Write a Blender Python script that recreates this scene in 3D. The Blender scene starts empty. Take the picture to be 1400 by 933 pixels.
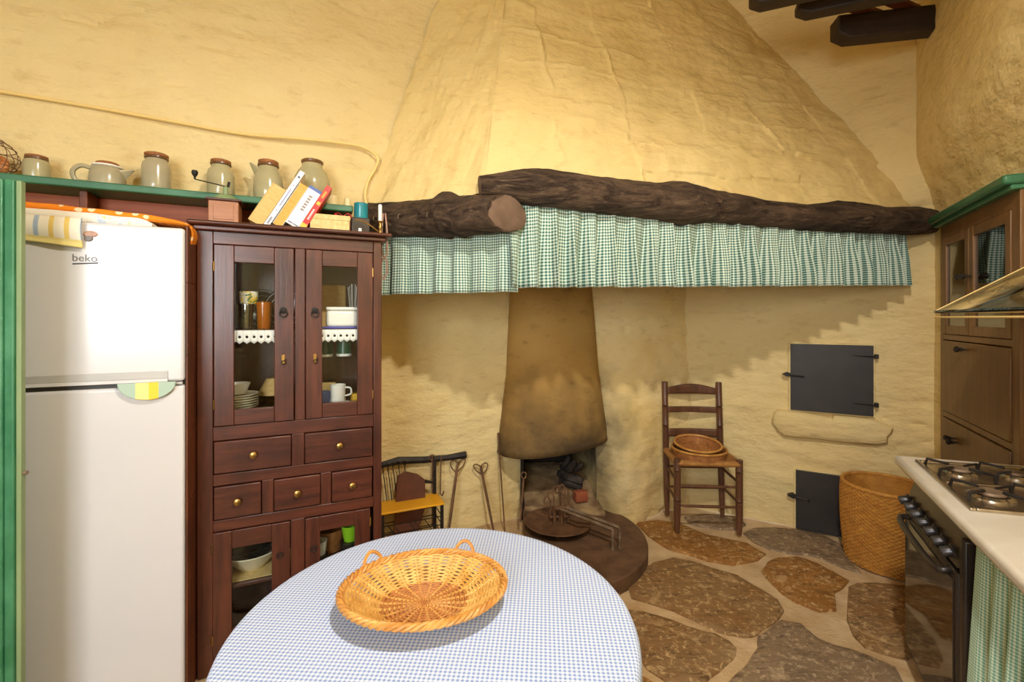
import bpy, bmesh, math, random
from mathutils import Vector, Matrix, noise
random.seed(7)
PI = math.pi
S = bpy.context.scene
COL = S.collection

# ------------------------------------------------------------------ camera
FPX, H, HY = 622.2, 1.40, 435.0
cam_d = bpy.data.cameras.new('camera'); cam = bpy.data.objects.new('camera', cam_d); COL.objects.link(cam)
cam.location = (0, 0, H); cam.rotation_euler = (PI/2, 0, 0)
cam_d.sensor_width = 36; cam_d.lens = FPX/1400*36; cam_d.shift_y = -(466.5-HY)/1400; cam_d.clip_start = .02
S.camera = cam
# ------------------------------------------------------------------ world, exposure, daylight
S.view_settings.view_transform = 'Standard'; S.view_settings.look = 'None'
S.view_settings.gamma = 1; S.view_settings.use_curve_mapping = False
S.view_settings.exposure = 0.24
w = bpy.data.worlds.new('world'); S.world = w; w.use_nodes = True
w.node_tree.nodes['Background'].inputs[0].default_value = (.75, .85, 1, 1)
w.node_tree.nodes['Background'].inputs[1].default_value = 1.0
LAMP = Vector((.40, .34, 2.93))
def area(name, loc, target, sx, sy, power, col):
    d = bpy.data.lights.new(name, 'AREA'); d.shape = 'RECTANGLE'; d.size = sx; d.size_y = sy; d.energy = power; d.color = col
    o = bpy.data.objects.new(name, d); COL.objects.link(o); o.location = loc
    o.rotation_euler = (Vector(target)-Vector(loc)).to_track_quat('-Z', 'Y').to_euler(); return o
area('window_rear_offscreen', (-.715, -1.57, 1.75), (.7, 3.0, .9), 1.2, 1.25, 78, (.90, .95, 1))

# ------------------------------------------------------------------ frames of the three walls
class Frame:
    def __init__(s, o, u, n): s.o, s.u, s.n = o, u, n
    def p(s, a, d, z): return Vector((s.o[0]+s.u[0]*a+s.n[0]*d, s.o[1]+s.u[1]*a+s.n[1]*d, z))
    def pix(s, x, y, d):
        ox, oy = s.o[0]+s.n[0]*d, s.o[1]+s.n[1]*d; r = (x-700)/FPX
        a = (r*oy-ox)/(s.u[0]-r*s.u[1]); return a, H+(HY-y)/FPX*(oy+s.u[1]*a)
    def P(s, x, y, d): a, z = s.pix(x, y, d); return s.p(a, d, z)
    def rz(s): return math.atan2(s.u[1], s.u[0])
def unit(x, y): l = math.hypot(x, y); return (x/l, y/l)
uL = unit(.9135, .4067); LW = Frame((-.855, 2.784), uL, (uL[1], -uL[0]))      # fireplace bay
LT = Frame((-.727, 2.366), uL, (uL[1], -uL[0]))                                # thicker wall behind the furniture
KL, ZL0 = .85, .21                                                             # furniture there is drawn in units of .85 m from a datum at .21 m
class Units:
    u, n = LT.u, LT.n
    def p(s, a, d, z): return LT.p(a*KL, d*KL, ZL0+KL*z)
    def pix(s, x, y, d): a, z = LT.pix(x, y, d*KL); return a/KL, (z-ZL0)/KL
    def P(s, x, y, d): return LT.P(x, y, d*KL)
    def rz(s): return LT.rz()
LF = Units(); SC = [1.0]; LOW = -ZL0/KL
uD = unit(.871, -.491); DF = Frame((1.303, 3.375), uD, (uD[1], -uD[0]))
uR = unit(-.469, -.883); RF = Frame((2.5, 2.70), uR, (uR[1], -uR[0]))
def fl(x, y, z=0.0): t = (H-z)*FPX/(y-HY); return Vector(((x-700)/FPX*t, t, z))
def at(x, y, Y): return Vector(((x-700)/FPX*Y, Y, H+(HY-y)/FPX*Y))

# ------------------------------------------------------------------ material helpers
def srgb(r, g, b):
    f = lambda c: (c/255/12.92) if c/255 <= .04045 else ((c/255+.055)/1.055)**2.4
    return (f(r), f(g), f(b), 1)
class NT:
    def __init__(s, name):
        s.m = bpy.data.materials.new(name); s.m.use_nodes = True; s.t = s.m.node_tree; s.b = s.t.nodes['Principled BSDF']
    def n(s, typ, **kw):
        x = s.t.nodes.new(typ)
        for k, v in kw.items():
            if k in x.inputs.keys() if hasattr(x.inputs, 'keys') else False: x.inputs[k].default_value = v
            else: setattr(x, k, v)
        return x
    def l(s, a, b): s.t.links.new(a, b)
    def val(s, v): x = s.n('ShaderNodeValue'); x.outputs[0].default_value = v; return x.outputs[0]
    def math(s, op, a, b=0.0, c=None):
        x = s.n('ShaderNodeMath', operation=op)
        for i, q in enumerate((a, b) if c is None else (a, b, c)):
            if hasattr(q, 'links'): s.l(q, x.inputs[i])
            else: x.inputs[i].default_value = q
        return x.outputs[0]
    def mix(s, f, a, b):
        x = s.n('ShaderNodeMix', data_type='RGBA')
        for i, q in ((0, f), (6, a), (7, b)):
            if hasattr(q, 'links'): s.l(q, x.inputs[i])
            else: x.inputs[i].default_value = q
        return x.outputs[2]
    def ramp(s, f, lo, hi):
        x = s.n('ShaderNodeMapRange'); s.l(f, x.inputs[0]); x.inputs[1].default_value = lo; x.inputs[2].default_value = hi; return x.outputs[0]
    def coord(s, scale=(1, 1, 1), kind='Object'):
        c = s.n('ShaderNodeTexCoord'); mp = s.n('ShaderNodeMapping'); s.l(c.outputs[kind], mp.inputs[0]); mp.inputs['Scale'].default_value = scale; return mp.outputs[0]
    def noise(s, v, scale, detail=4, rough=.55, dist=0):
        x = s.n('ShaderNodeTexNoise'); s.l(v, x.inputs['Vector']); x.inputs['Scale'].default_value = scale; x.inputs['Detail'].default_value = detail
        x.inputs['Roughness'].default_value = rough; x.inputs['Distortion'].default_value = dist; return x.outputs[0]
    def bump(s, h, strength=.3, dist=.01):
        x = s.n('ShaderNodeBump'); s.l(h, x.inputs['Height']); x.inputs['Strength'].default_value = strength; x.inputs['Distance'].default_value = dist; s.l(x.outputs[0], s.b.inputs['Normal'])
    def done(s, col=None, rough=.6, metal=0, spec=.5, **kw):
        if col is not None:
            if hasattr(col, 'links'): s.l(col, s.b.inputs['Base Color'])
            else: s.b.inputs['Base Color'].default_value = col
        if hasattr(rough, 'links'): s.l(rough, s.b.inputs['Roughness'])
        else: s.b.inputs['Roughness'].default_value = rough
        s.b.inputs['Metallic'].default_value = metal; s.b.inputs['Specular IOR Level'].default_value = spec
        for k, v in kw.items(): s.b.inputs[k].default_value = v
        return s.m
def simple(name, c1, c2=None, scale=8, stretch=(1, 1, 1), rough=.5, metal=0, bump=0, bscale=None, spec=.5, lo=.35, hi=.65, **kw):
    t = NT(name); v = t.coord(stretch)
    n = t.noise(v, scale)
    col = t.mix(t.ramp(n, lo, hi), c1, c2 or c1)
    if bump: t.bump(t.noise(v, bscale or scale*3), bump)
    return t.done(col, rough, metal, spec, **kw)
def plaster(name, c1, c2, c3, bump=.5, soot=None):
    t = NT(name); v = t.coord()
    vs = t.coord((1, 1, 2.2))
    col = t.mix(t.ramp(t.noise(v, 2.2, 5), .35, .7), c1, c2)
    col = t.mix(t.math('MULTIPLY', t.ramp(t.noise(vs, 9, 6, .65), .56, .75), .55), col, c3)
    if soot:
        (sx, sy, sz), rad, sc, amt = soot
        sep = t.n('ShaderNodeSeparateXYZ'); c = t.n('ShaderNodeTexCoord'); t.l(c.outputs['Object'], sep.inputs[0])
        d = t.math('POWER', t.math('ADD', t.math('ADD', t.math('POWER', t.math('MULTIPLY', t.math('SUBTRACT', sep.outputs[0], sx), sc[0]), 2), t.math('POWER', t.math('MULTIPLY', t.math('SUBTRACT', sep.outputs[1], sy), sc[1]), 2)),
                   t.math('POWER', t.math('MULTIPLY', t.math('SUBTRACT', sep.outputs[2], sz), sc[2]), 2)), .5)
        d = t.math('ADD', d, t.math('MULTIPLY', t.math('SUBTRACT', t.noise(v, 5, 5), .5), rad*.9))
        f = t.math('MULTIPLY', t.ramp(d, rad, rad*.25), amt)
        col = t.mix(f, col, srgb(46, 38, 31))
    h = t.math('ADD', t.math('MULTIPLY', t.noise(vs, 6, 5, .55), .9), t.math('MULTIPLY', t.noise(v, 55, 3), .09))
    t.bump(h, bump, .03)
    return t.done(col, .75, 0, .25)
def wood(name, c1, c2, c3, axis='z', rough=.4, scale=6, bump=.15, coat=0):
    st = {'x': (.12, 1.6, 1.6), 'y': (1.6, .12, 1.6), 'z': (1.6, 1.6, .12)}[axis]
    t = NT(name); v = t.coord(st)
    n = t.noise(v, scale*3, 6, .6, .6)
    col = t.mix(t.ramp(n, .33, .68), c1, c2)
    col = t.mix(t.math('MULTIPLY', t.ramp(t.noise(t.coord(), 3.5, 4), .5, .72), .7), col, c3)
    t.bump(t.noise(v, scale*9, 5), bump, .004)
    return t.done(col, rough, 0, .45, **({'Coat Weight': coat, 'Coat Roughness': .25} if coat else {}))
def gingham(name, period, white, mid, dark, rough=.85, trans=0):
    t = NT(name); c = t.n('ShaderNodeTexCoord'); sp = t.n('ShaderNodeSeparateXYZ'); t.l(c.outputs['UV'], sp.inputs[0])
    a = t.math('GREATER_THAN', t.math('FRACT', t.math('DIVIDE', sp.outputs[0], period)), .5)
    b = t.math('GREATER_THAN', t.math('FRACT', t.math('DIVIDE', sp.outputs[1], period)), .5)
    col = t.mix(t.math('MULTIPLY', a, b), t.mix(t.math('MAXIMUM', a, b), white, mid), dark)
    return t.done(col, rough, 0, .2)
def glass(name, tint=(1, 1, 1, 1), refl=.10, rough=.03):
    m = bpy.data.materials.new(name); m.use_nodes = True; t = m.node_tree; t.nodes.clear()
    o = t.nodes.new('ShaderNodeOutputMaterial'); mx = t.nodes.new('ShaderNodeMixShader'); tr = t.nodes.new('ShaderNodeBsdfTransparent'); gl = t.nodes.new('ShaderNodeBsdfGlossy')
    fr = t.nodes.new('ShaderNodeFresnel'); fr.inputs[0].default_value = 1.45
    tr.inputs[0].default_value = tint; gl.inputs['Roughness'].default_value = rough
    ad = t.nodes.new('ShaderNodeMath'); ad.operation = 'MULTIPLY_ADD'; t.links.new(fr.outputs[0], ad.inputs[0]); ad.inputs[1].default_value = .9; ad.inputs[2].default_value = refl-.04
    t.links.new(ad.outputs[0], mx.inputs[0]); t.links.new(tr.outputs[0], mx.inputs[1]); t.links.new(gl.outputs[0], mx.inputs[2]); t.links.new(mx.outputs[0], o.inputs[0]); return m

M = {}
M['plaster'] = plaster('yellow_plaster', srgb(226, 201, 142), srgb(232, 210, 154), srgb(200, 168, 112), .9)
M['plaster_fire'] = plaster('sooted_plaster', srgb(230, 200, 132), srgb(234, 212, 160), srgb(188, 158, 112), .6, ((.36, 3.15, .52), .62, (1, .4, .95), .97))
M['plaster_hood'] = plaster('hood_plaster', srgb(222, 195, 130), srgb(230, 205, 143), srgb(200, 168, 108), .7)
M['canopy'] = plaster('smoke_canopy_plaster', srgb(170, 132, 70), srgb(186, 148, 84), srgb(120, 90, 48), .25, ((.36, 2.9, .34), .72, (.55, .3, .95), .88))
M['plaster_plain'] = plaster('pale_plaster', srgb(232, 205, 140), srgb(238, 214, 156), srgb(205, 176, 120), .3)
M['soot'] = simple('soot', srgb(38, 33, 29), srgb(54, 46, 39), 7, rough=.95, bump=.4)
M['firefloor'] = simple('ash_floor', srgb(176, 148, 108), srgb(120, 92, 64), 9, rough=.95, bump=.5)
M['mortar'] = simple('floor_mortar', srgb(216, 188, 146), srgb(190, 156, 112), 6, rough=.9, bump=.6, bscale=60)
def stone(name, c1, c2, c3, c4):
    t = NT(name); v = t.coord(); v2 = t.coord((.7, 2.2, 1))
    col = t.mix(t.ramp(t.noise(v, 4, 5), .35, .65), c1, c2)
    col = t.mix(t.math('MULTIPLY', t.ramp(t.noise(v2, 15, 6, .7, 1), .52, .64), .8), col, c4)
    col = t.mix(t.math('MULTIPLY', t.ramp(t.noise(v, 38, 7, .75, .6), .53, .62), .8), col, c3)
    col = t.mix(t.math('MULTIPLY', t.ramp(t.noise(v, 7, 5, .6, 1.5), .58, .66), .45), col, c3)
    t.bump(t.noise(v2, 20, 7, .7), .7, .012)
    return t.done(col, .6, 0, .4)
M['stone_brown'] = stone('ochre_flagstone', srgb(146, 98, 44), srgb(168, 116, 54), srgb(222, 190, 136), srgb(106, 70, 36))
M['stone_grey'] = stone('grey_flagstone', srgb(132, 110, 86), srgb(150, 124, 94), srgb(204, 178, 142), srgb(86, 70, 54))
M['stone_mix'] = stone('mottled_flagstone', srgb(142, 102, 56), srgb(148, 116, 78), srgb(216, 184, 134), srgb(92, 68, 44))
M['maho_v'] = wood('mahogany_upright', srgb(62, 31, 21), srgb(96, 49, 32), srgb(42, 22, 16), 'z', .34, coat=.25)
M['maho_h'] = wood('mahogany_crosswise', srgb(62, 31, 21), srgb(96, 49, 32), srgb(42, 22, 16), 'x', .34, coat=.25)
M['maho_in'] = M['maho_v']
M['plank'] = wood('brown_plank', srgb(84, 40, 18), srgb(120, 62, 28), srgb(52, 30, 18), 'z', .5)
M['plank_red'] = wood('red_brown_plank', srgb(156, 72, 28), srgb(184, 94, 40), srgb(122, 54, 22), 'x', .5)
M['log'] = wood('old_log', srgb(62, 46, 34), srgb(100, 78, 58), srgb(40, 28, 20), 'x', .75, 4, .6)
def logmat():
    t = NT('gnarled_old_log'); v = t.coord((.35, 2.2, 2.2)); v1 = t.coord()
    n = t.noise(v, 9, 8, .7, 1.2)
    col = t.mix(t.ramp(n, .38, .62), srgb(44, 32, 24), srgb(98, 78, 60))
    col = t.mix(t.math('MULTIPLY', t.ramp(t.noise(v, 26, 6, .7, .5), .55, .66), .7), col, srgb(134, 110, 86))
    col = t.mix(t.math('MULTIPLY', t.ramp(t.noise(v1, 3.5, 4), .5, .66), .6), col, srgb(34, 24, 18))
    t.bump(t.math('ADD', n, t.math('MULTIPLY', t.noise(v, 30, 6, .7), .4)), .9, .03)
    return t.done(col, .8, 0, .25)
M['log'] = logmat()
M['log_end'] = simple('log_end_grain', srgb(112, 88, 68), srgb(92, 70, 52), 14, rough=.85, bump=.3)
M['beam'] = wood('black_beam', srgb(36, 26, 20), srgb(62, 44, 34), srgb(24, 16, 12), 'x', .6, 5, .4)
M['slat_red'] = wood('red_slat', srgb(92, 44, 24), srgb(112, 56, 30), srgb(60, 30, 18), 'x', .55)
M['chairwood'] = wood('walnut_turned', srgb(86, 54, 36), srgb(112, 72, 48), srgb(64, 40, 28), 'z', .4, coat=.2)
M['rush'] = simple('rush', srgb(188, 134, 66), srgb(150, 100, 46), 30, (1, 6, 1), rough=.8, bump=.5)
M['builtin'] = wood('olive_brown_wood', srgb(112, 78, 40), srgb(132, 94, 50), srgb(94, 64, 34), 'z', .45, coat=.15)
M['green'] = simple('green_paint', srgb(48, 100, 66), srgb(60, 116, 80), 5, rough=.42, bump=.1, bscale=30)
M['green_door'] = simple('worn_green_paint', srgb(48, 110, 72), srgb(84, 146, 106), 10, (1, 1, .6), rough=.4, bump=.12, bscale=30, lo=.45, hi=.75)
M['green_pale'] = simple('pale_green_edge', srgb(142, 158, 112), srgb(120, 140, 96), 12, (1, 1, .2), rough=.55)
M['enamel'] = simple('white_enamel', srgb(212, 208, 207), srgb(214, 210, 208), 3, rough=.22, spec=.5)
M['fridge_grey'] = simple('grey_plastic', srgb(176, 172, 166), srgb(190, 186, 180), 5, rough=.4)
M['dark_grey'] = simple('dark_grey_rubber', srgb(70, 66, 64), None, rough=.6)
M['logo'] = simple('logo_brown', srgb(104, 92, 82), None, rough=.4)
def stoneware(n, a, b): return simple(n, a, b, 4, (1, 1, 2), rough=.2, spec=.6, lo=.3, hi=.7)
M['ware'] = stoneware('olive_stoneware', srgb(166, 158, 120), srgb(184, 172, 130))
M['ware2'] = stoneware('grey_stoneware', srgb(160, 152, 122), srgb(178, 166, 134))
M['ware_rim'] = simple('brown_glaze_rim', srgb(96, 66, 40), srgb(120, 84, 50), 9, rough=.3)
M['cork'] = simple('cork', srgb(164, 106, 58), srgb(140, 86, 44), 40, rough=.8, bump=.3)
M['paint_white'] = simple('white_glaze', srgb(240, 236, 226), None, rough=.25)
M['cream'] = simple('cream_glaze', srgb(232, 222, 188), srgb(240, 232, 204), 6, rough=.25)
M['iron'] = simple('black_iron', srgb(42, 38, 36), srgb(58, 52, 48), 20, rough=.55, metal=.6, bump=.2)
M['iron_flat'] = simple('black_door_iron', srgb(46, 43, 42), srgb(54, 50, 48), 8, rough=.5, metal=.2, bump=.06)
M['rust'] = simple('rusty_iron', srgb(104, 76, 54), srgb(134, 98, 68), 18, rough=.75, metal=.35, bump=.35)
M['rust_light'] = simple('worn_steel', srgb(152, 132, 110), srgb(112, 90, 70), 16, rough=.6, metal=.5, bump=.25)
M['hearth'] = simple('hearth_slab_iron', srgb(116, 86, 62), srgb(88, 64, 48), 12, rough=.7, bump=.4, metal=.1)
M['brass'] = simple('brass', srgb(186, 150, 84), srgb(150, 112, 56), 9, rough=.3, metal=.9)
M['steel'] = simple('brushed_steel', srgb(196, 186, 170), srgb(176, 164, 148), 30, (1, .1, 1), rough=.22, metal=.95)
M['knobsteel'] = simple('knob_steel', srgb(92, 92, 96), srgb(70, 70, 74), 9, rough=.3, metal=.7)
M['marble'] = simple('white_marble', srgb(222, 216, 204), srgb(214, 204, 188), 3, (1, 3, 1), rough=.22)
M['oven'] = simple('bronze_oven_enamel', srgb(86, 76, 62), srgb(74, 64, 52), 6, rough=.3, metal=.3)
M['oven_dark'] = simple('dark_oven_trim', srgb(40, 34, 30), srgb(50, 42, 36), 9, rough=.35)
M['oven_glass'] = simple('black_oven_glass', srgb(38, 30, 26), srgb(44, 36, 30), 3, rough=.06, spec=.8)
M['wicker'] = simple('honey_willow', srgb(196, 142, 62), srgb(222, 176, 98), 30, rough=.55, bump=.15)
M['wicker_dk'] = simple('brown_willow', srgb(166, 104, 50), srgb(186, 124, 62), 30, rough=.6, bump=.15)
M['wicker_rim'] = simple('rim_willow', srgb(182, 122, 52), srgb(210, 154, 78), 24, rough=.5, bump=.15)
M['wicker_bin'] = simple('orange_rush_weave', srgb(206, 148, 62), srgb(182, 122, 48), 22, (1, 1, 2), rough=.7, bump=.3)
M['wicker_old'] = simple('dark_old_wicker', srgb(150, 92, 44), srgb(178, 118, 60), 34, rough=.7, bump=.3)
M['cloth_blue'] = gingham('blue_check_cloth', .0088, srgb(216, 218, 226), srgb(180, 192, 216), srgb(122, 144, 194))
M['cloth_green'] = gingham('green_check_cloth', .0135, srgb(226, 230, 212), srgb(156, 180, 164), srgb(50, 92, 84))
M['cloth_mint'] = gingham('mint_check_cloth', .0085, srgb(226, 232, 206), srgb(172, 204, 180), srgb(112, 166, 148))
M['yellow'] = simple('yellow_lacquer', srgb(240, 170, 24), srgb(244, 180, 40), 4, rough=.35)
M['leather'] = simple('brown_leather_board', srgb(112, 62, 38), srgb(86, 46, 30), 7, rough=.6, bump=.2)
M['lace'] = simple('white_lace', srgb(242, 238, 230), None, rough=.9)
M['paper'] = simple('aged_paper', srgb(226, 190, 124), srgb(214, 170, 98), 20, (1, 8, 8), rough=.8)
M['paper_yellow'] = simple('yellowed_paper', srgb(226, 178, 92), srgb(216, 162, 76), 20, (1, 8, 8), rough=.8)
M['bk_white'] = simple('white_cover', srgb(240, 238, 234), None, rough=.5)
M['bk_red'] = simple('red_cover', srgb(206, 48, 36), srgb(196, 40, 32), 6, rough=.45)
M['bk_yellow'] = simple('yellow_print', srgb(244, 190, 60), None, rough=.5)
M['bk_blue'] = simple('blue_print', srgb(80, 104, 168), None, rough=.5)
M['ink'] = simple('dark_ink', srgb(70, 74, 100), None, rough=.6)
M['ink_grey'] = simple('grey_ink', srgb(150, 132, 128), None, rough=.6)
M['card'] = simple('marbled_card', srgb(230, 204, 142), srgb(212, 180, 112), 60, rough=.7)
M['wax'] = simple('white_wax', srgb(238, 230, 224), None, rough=.4)
M['wax_cream'] = simple('cream_wax', srgb(236, 216, 164), None, rough=.4)
M['teal'] = simple('teal_glass_wax', srgb(30, 122, 132), srgb(40, 138, 146), 5, rough=.2)
M['smoke'] = simple('dark_smoked_box', srgb(52, 44, 40), srgb(40, 34, 32), 5, rough=.25)
M['red'] = simple('red_ribbon', srgb(196, 44, 40), None, rough=.4)
M['coffee_box'] = wood('grinder_box_wood', srgb(168, 112, 74), srgb(184, 126, 86), srgb(150, 98, 62), 'x', .4)
M['orange'] = None; M['glass'] = glass('window_glass', (.98, .99, .98, 1), .035)
M['glass_refl'] = glass('old_cabinet_glass', (.6, .58, .5, 1), .30)
M['visor'] = glass('smoky_visor_glass', (.93, .91, .86, 1), .10)
M['clear'] = glass('clear_glass', (.93, .95, .93, 1), .10)
M['amber'] = simple('amber_glass', srgb(206, 120, 20), srgb(186, 98, 12), 5, rough=.08, **{'Transmission Weight': .55})
M['green_glaze'] = simple('green_glaze', srgb(22, 84, 60), None, rough=.3)
M['blue_tray'] = simple('blue_enamel', srgb(84, 84, 170), None, rough=.3)
M['lime'] = simple('lime_plastic', srgb(150, 210, 40), None, rough=.35)
M['cable'] = simple('cream_cable', srgb(236, 204, 128), None, rough=.5)
M['twine'] = simple('pink_twine', srgb(196, 160, 142), srgb(176, 132, 112), 40, rough=.85)
M['char'] = simple('charred_wood', srgb(26, 22, 20), srgb(70, 62, 56), 16, rough=.95, bump=.6)
M['brick'] = simple('red_brick', srgb(168, 92, 60), srgb(150, 76, 48), 12, rough=.85, bump=.4)
M['egg'] = simple('terracotta_egg', srgb(206, 140, 82), srgb(188, 116, 64), 8, rough=.6)
def polka():
    t = NT('orange_polka_cloth'); c = t.n('ShaderNodeTexCoord'); v = t.n('ShaderNodeTexVoronoi'); v.feature = 'F1'
    mp = t.n('ShaderNodeMapping'); t.l(c.outputs['UV'], mp.inputs[0]); t.l(mp.outputs[0], v.inputs['Vector']); v.inputs['Scale'].default_value = 22; v.inputs['Randomness'].default_value = .35
    f = t.math('LESS_THAN', v.outputs['Distance'], .27)
    return t.done(t.mix(f, srgb(234, 136, 34), srgb(246, 218, 176)), .85, 0, .2)
M['orange'] = polka()
def floral():
    t = NT('pale_floral_cloth'); v = t.coord()
    c = t.mix(t.ramp(t.noise(v, 30, 3), .58, .62), srgb(240, 234, 222), srgb(196, 208, 226))
    c = t.mix(t.ramp(t.noise(v, 22, 3, .5, 1), .64, .68), c, srgb(232, 212, 140))
    return t.done(c, .9, 0, .2)
M['floral'] = floral()
def stripes():
    t = NT('striped_tea_towel'); c = t.n('ShaderNodeTexCoord'); sp = t.n('ShaderNodeSeparateXYZ'); t.l(c.outputs['UV'], sp.inputs[0])
    f = t.math('FRACT', t.math('MULTIPLY', sp.outputs[0], 22)); y = t.math('LESS_THAN', f, .32)
    hue = t.math('GREATER_THAN', t.math('FRACT', t.math('MULTIPLY', sp.outputs[0], 5.5)), .5)
    edge = t.math('LESS_THAN', sp.outputs[1], .022)
    col = t.mix(y, srgb(240, 232, 212), t.mix(hue, srgb(232, 200, 112), srgb(168, 184, 204)))
    return t.done(t.mix(edge, col, srgb(236, 216, 140)), .9, 0, .2)
M['stripes'] = stripes()
def lemon():
    t = NT('lemon_pot_holder'); c = t.n('ShaderNodeTexCoord'); sp = t.n('ShaderNodeSeparateXYZ'); t.l(c.outputs['Object'], sp.inputs[0])
    a = t.math('LESS_THAN', t.math('ABSOLUTE', sp.outputs[0]), .038)
    b = t.math('LESS_THAN', t.math('ABSOLUTE', t.math('SUBTRACT', sp.outputs[0], .022)), .016)
    return t.done(t.mix(b, t.mix(a, srgb(176, 196, 176), srgb(236, 220, 140)), srgb(240, 206, 60)), .7)
M['lemon'] = lemon()
M['bulb'] = simple('frosted_bulb_glass', srgb(235, 232, 225), None, rough=.3)

# ------------------------------------------------------------------ mesh helpers
class MB:
    def __init__(s): s.v = []; s.f = []; s.uv = {}; s.M = Matrix.Identity(4)
    def add(s, vs, fs, uvs=None):
        b = len(s.v); s.v += [s.M @ Vector(q) for q in vs]
        for k, f in enumerate(fs): s.f.append(tuple(i+b for i in f))
        if uvs:
            for i, q in enumerate(uvs): s.uv[b+i] = q
        return s
    def box(s, x0, x1, y0, y1, z0, z1):
        return s.add([(x, y, z) for x in (x0, x1) for y in (y0, y1) for z in (z0, z1)], [(0, 1, 3, 2), (4, 6, 7, 5), (0, 4, 5, 1), (2, 3, 7, 6), (0, 2, 6, 4), (1, 5, 7, 3)])
    def lathe(s, prof, n=24, c=(0, 0, 0), caps=True, sx=1, sy=1):
        vs = []; fs = []
        for r, z in prof:
            for k in range(n):
                t = 2*PI*k/n; vs.append((c[0]+r*math.cos(t)*sx, c[1]+r*math.sin(t)*sy, c[2]+z))
        for i in range(len(prof)-1):
            for k in range(n): fs.append((i*n+k, i*n+(k+1) % n, (i+1)*n+(k+1) % n, (i+1)*n+k))
        if caps: fs.append(tuple(range(n))[::-1]); fs.append(tuple((len(prof)-1)*n+k for k in range(n)))
        return s.add(vs, fs)
    def tube(s, pts, r, n=8, closed=False, caps=True, flat=1.0, nz=None):
        pts = [Vector(p) for p in pts]; m = len(pts); rr = r if isinstance(r, (list, tuple)) else [r]*m
        vs = []; fs = []; ref = None
        for i, p in enumerate(pts):
            if closed: t = pts[(i+1) % m]-pts[i-1]
            else: t = pts[min(i+1, m-1)]-pts[max(i-1, 0)]
            t.normalize()
            if ref is None: ref = t.orthogonal() if abs(t.z) > .9 else Vector((0, 0, 1)).cross(t)
            ref = (ref-t*ref.dot(t)); ref = ref.normalized() if ref.length > 1e-6 else t.orthogonal().normalized()
            b = t.cross(ref)
            for k in range(n):
                a = 2*PI*k/n; q = rr[i]*(1 if nz is None else nz(i, a, p))
                vs.append(p+ref*math.cos(a)*q+b*math.sin(a)*q*flat)
        for i in range(m if closed else m-1):
            j = (i+1) % m
            for k in range(n): fs.append((i*n+k, i*n+(k+1) % n, j*n+(k+1) % n, j*n+k))
        if caps and not closed: fs.append(tuple(range(n))[::-1]); fs.append(tuple((m-1)*n+k for k in range(n)))
        return s.add(vs, fs)
    def prism(s, poly, z0, z1):
        n = len(poly); return s.add([(x, y, z0) for x, y in poly]+[(x, y, z1) for x, y in poly], [tuple(range(n))[::-1], tuple(range(n, 2*n))]+[(k, (k+1) % n, n+(k+1) % n, n+k) for k in range(n)])
    def grid(s, fn, nu, nv, uvf=None, skip=None, closed=False):
        vs = []; fs = []; uv = []
        for j in range(nv+1):
            for i in range(nu+1):
                vs.append(fn(i/nu, j/nv)); uv.append(uvf(i/nu, j/nv) if uvf else (i/nu, j/nv))
        for j in range(nv):
            for i in range(nu):
                if skip and skip((i+.5)/nu, (j+.5)/nv): continue
                q = j*(nu+1)+i; fs.append((q, q+1, q+nu+2, q+nu+1))
        return s.add(vs, fs, uv)
    def ball(s, c, r, n=12, sz=1.0):
        m = max(6, n//2+1); prof = [(max(1e-4, r*math.sin(PI*i/m)), -r*sz*math.cos(PI*i/m)) for i in range(m+1)]
        return s.lathe(prof, n, c, False)
    def build(s, name, mat, parent=None, smooth=True, bevel=0, solid=0, recalc=True, angle=40, kind=None, seg=2):
        me = bpy.data.meshes.new(name); me.from_pydata([tuple(q) for q in s.v], [], s.f)
        if s.uv:
            lay = me.uv_layers.new(name='UVMap')
            for l in me.loops: lay.data[l.index].uv = s.uv.get(l.vertex_index, (0, 0))
        if recalc:
            bm = bmesh.new(); bm.from_mesh(me); bmesh.ops.recalc_face_normals(bm, faces=bm.faces); bm.to_mesh(me); bm.free()
        me.materials.append(M[mat] if isinstance(mat, str) else mat)
        if smooth:
            me.polygons.foreach_set('use_smooth', [True]*len(me.polygons))
            try: me.set_sharp_from_angle(angle=math.radians(angle))
            except Exception: pass
        o = bpy.data.objects.new(name, me); COL.objects.link(o)
        if parent: o.parent = parent
        if solid: m = o.modifiers.new('solid', 'SOLIDIFY'); m.thickness = solid; m.offset = 0
        if bevel: m = o.modifiers.new('bevel', 'BEVEL'); m.width = bevel; m.segments = seg; m.limit_method = 'ANGLE'; m.angle_limit = math.radians(40)
        if kind: o['kind'] = kind
        return o
def tag(o, label, cat, group=None):
    o['label'] = label; o['category'] = cat
    if group: o['group'] = group
    return o
def thing(name, label, cat, loc=(0, 0, 0), rz=0, group=None, rot=None):
    o = bpy.data.objects.new(name, None); COL.objects.link(o); o.empty_display_size = .1
    o.location = loc; o.rotation_euler = rot if rot else (0, 0, rz)
    if Vector(loc).length > 0: o.scale = (SC[0],)*3
    return tag(o, label, cat, group)
def struct(o): o['kind'] = 'structure'; return o
def one(mb, name, mat, label, cat, loc=(0, 0, 0), rz=0, group=None, rot=None, **kw):
    o = mb.build(name, mat, None, **kw); o.location = loc; o.rotation_euler = rot if rot else (0, 0, rz)
    if Vector(loc).length > 0: o.scale = (SC[0],)*3
    return tag(o, label, cat, group)
def bx(*a): return MB().box(*a)
def lt(prof, n=24, **kw): return MB().lathe(prof, n, **kw)
def tb(pts, r, n=8, **kw): return MB().tube(pts, r, n, **kw)
def fbm(x, y, z, o=4): return noise.fractal(Vector((x, y, z)), .9, 2.0, o)
def smooth(e0, e1, x): t = max(0, min(1, (x-e0)/(e1-e0))); return t*t*(3-2*t)
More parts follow.
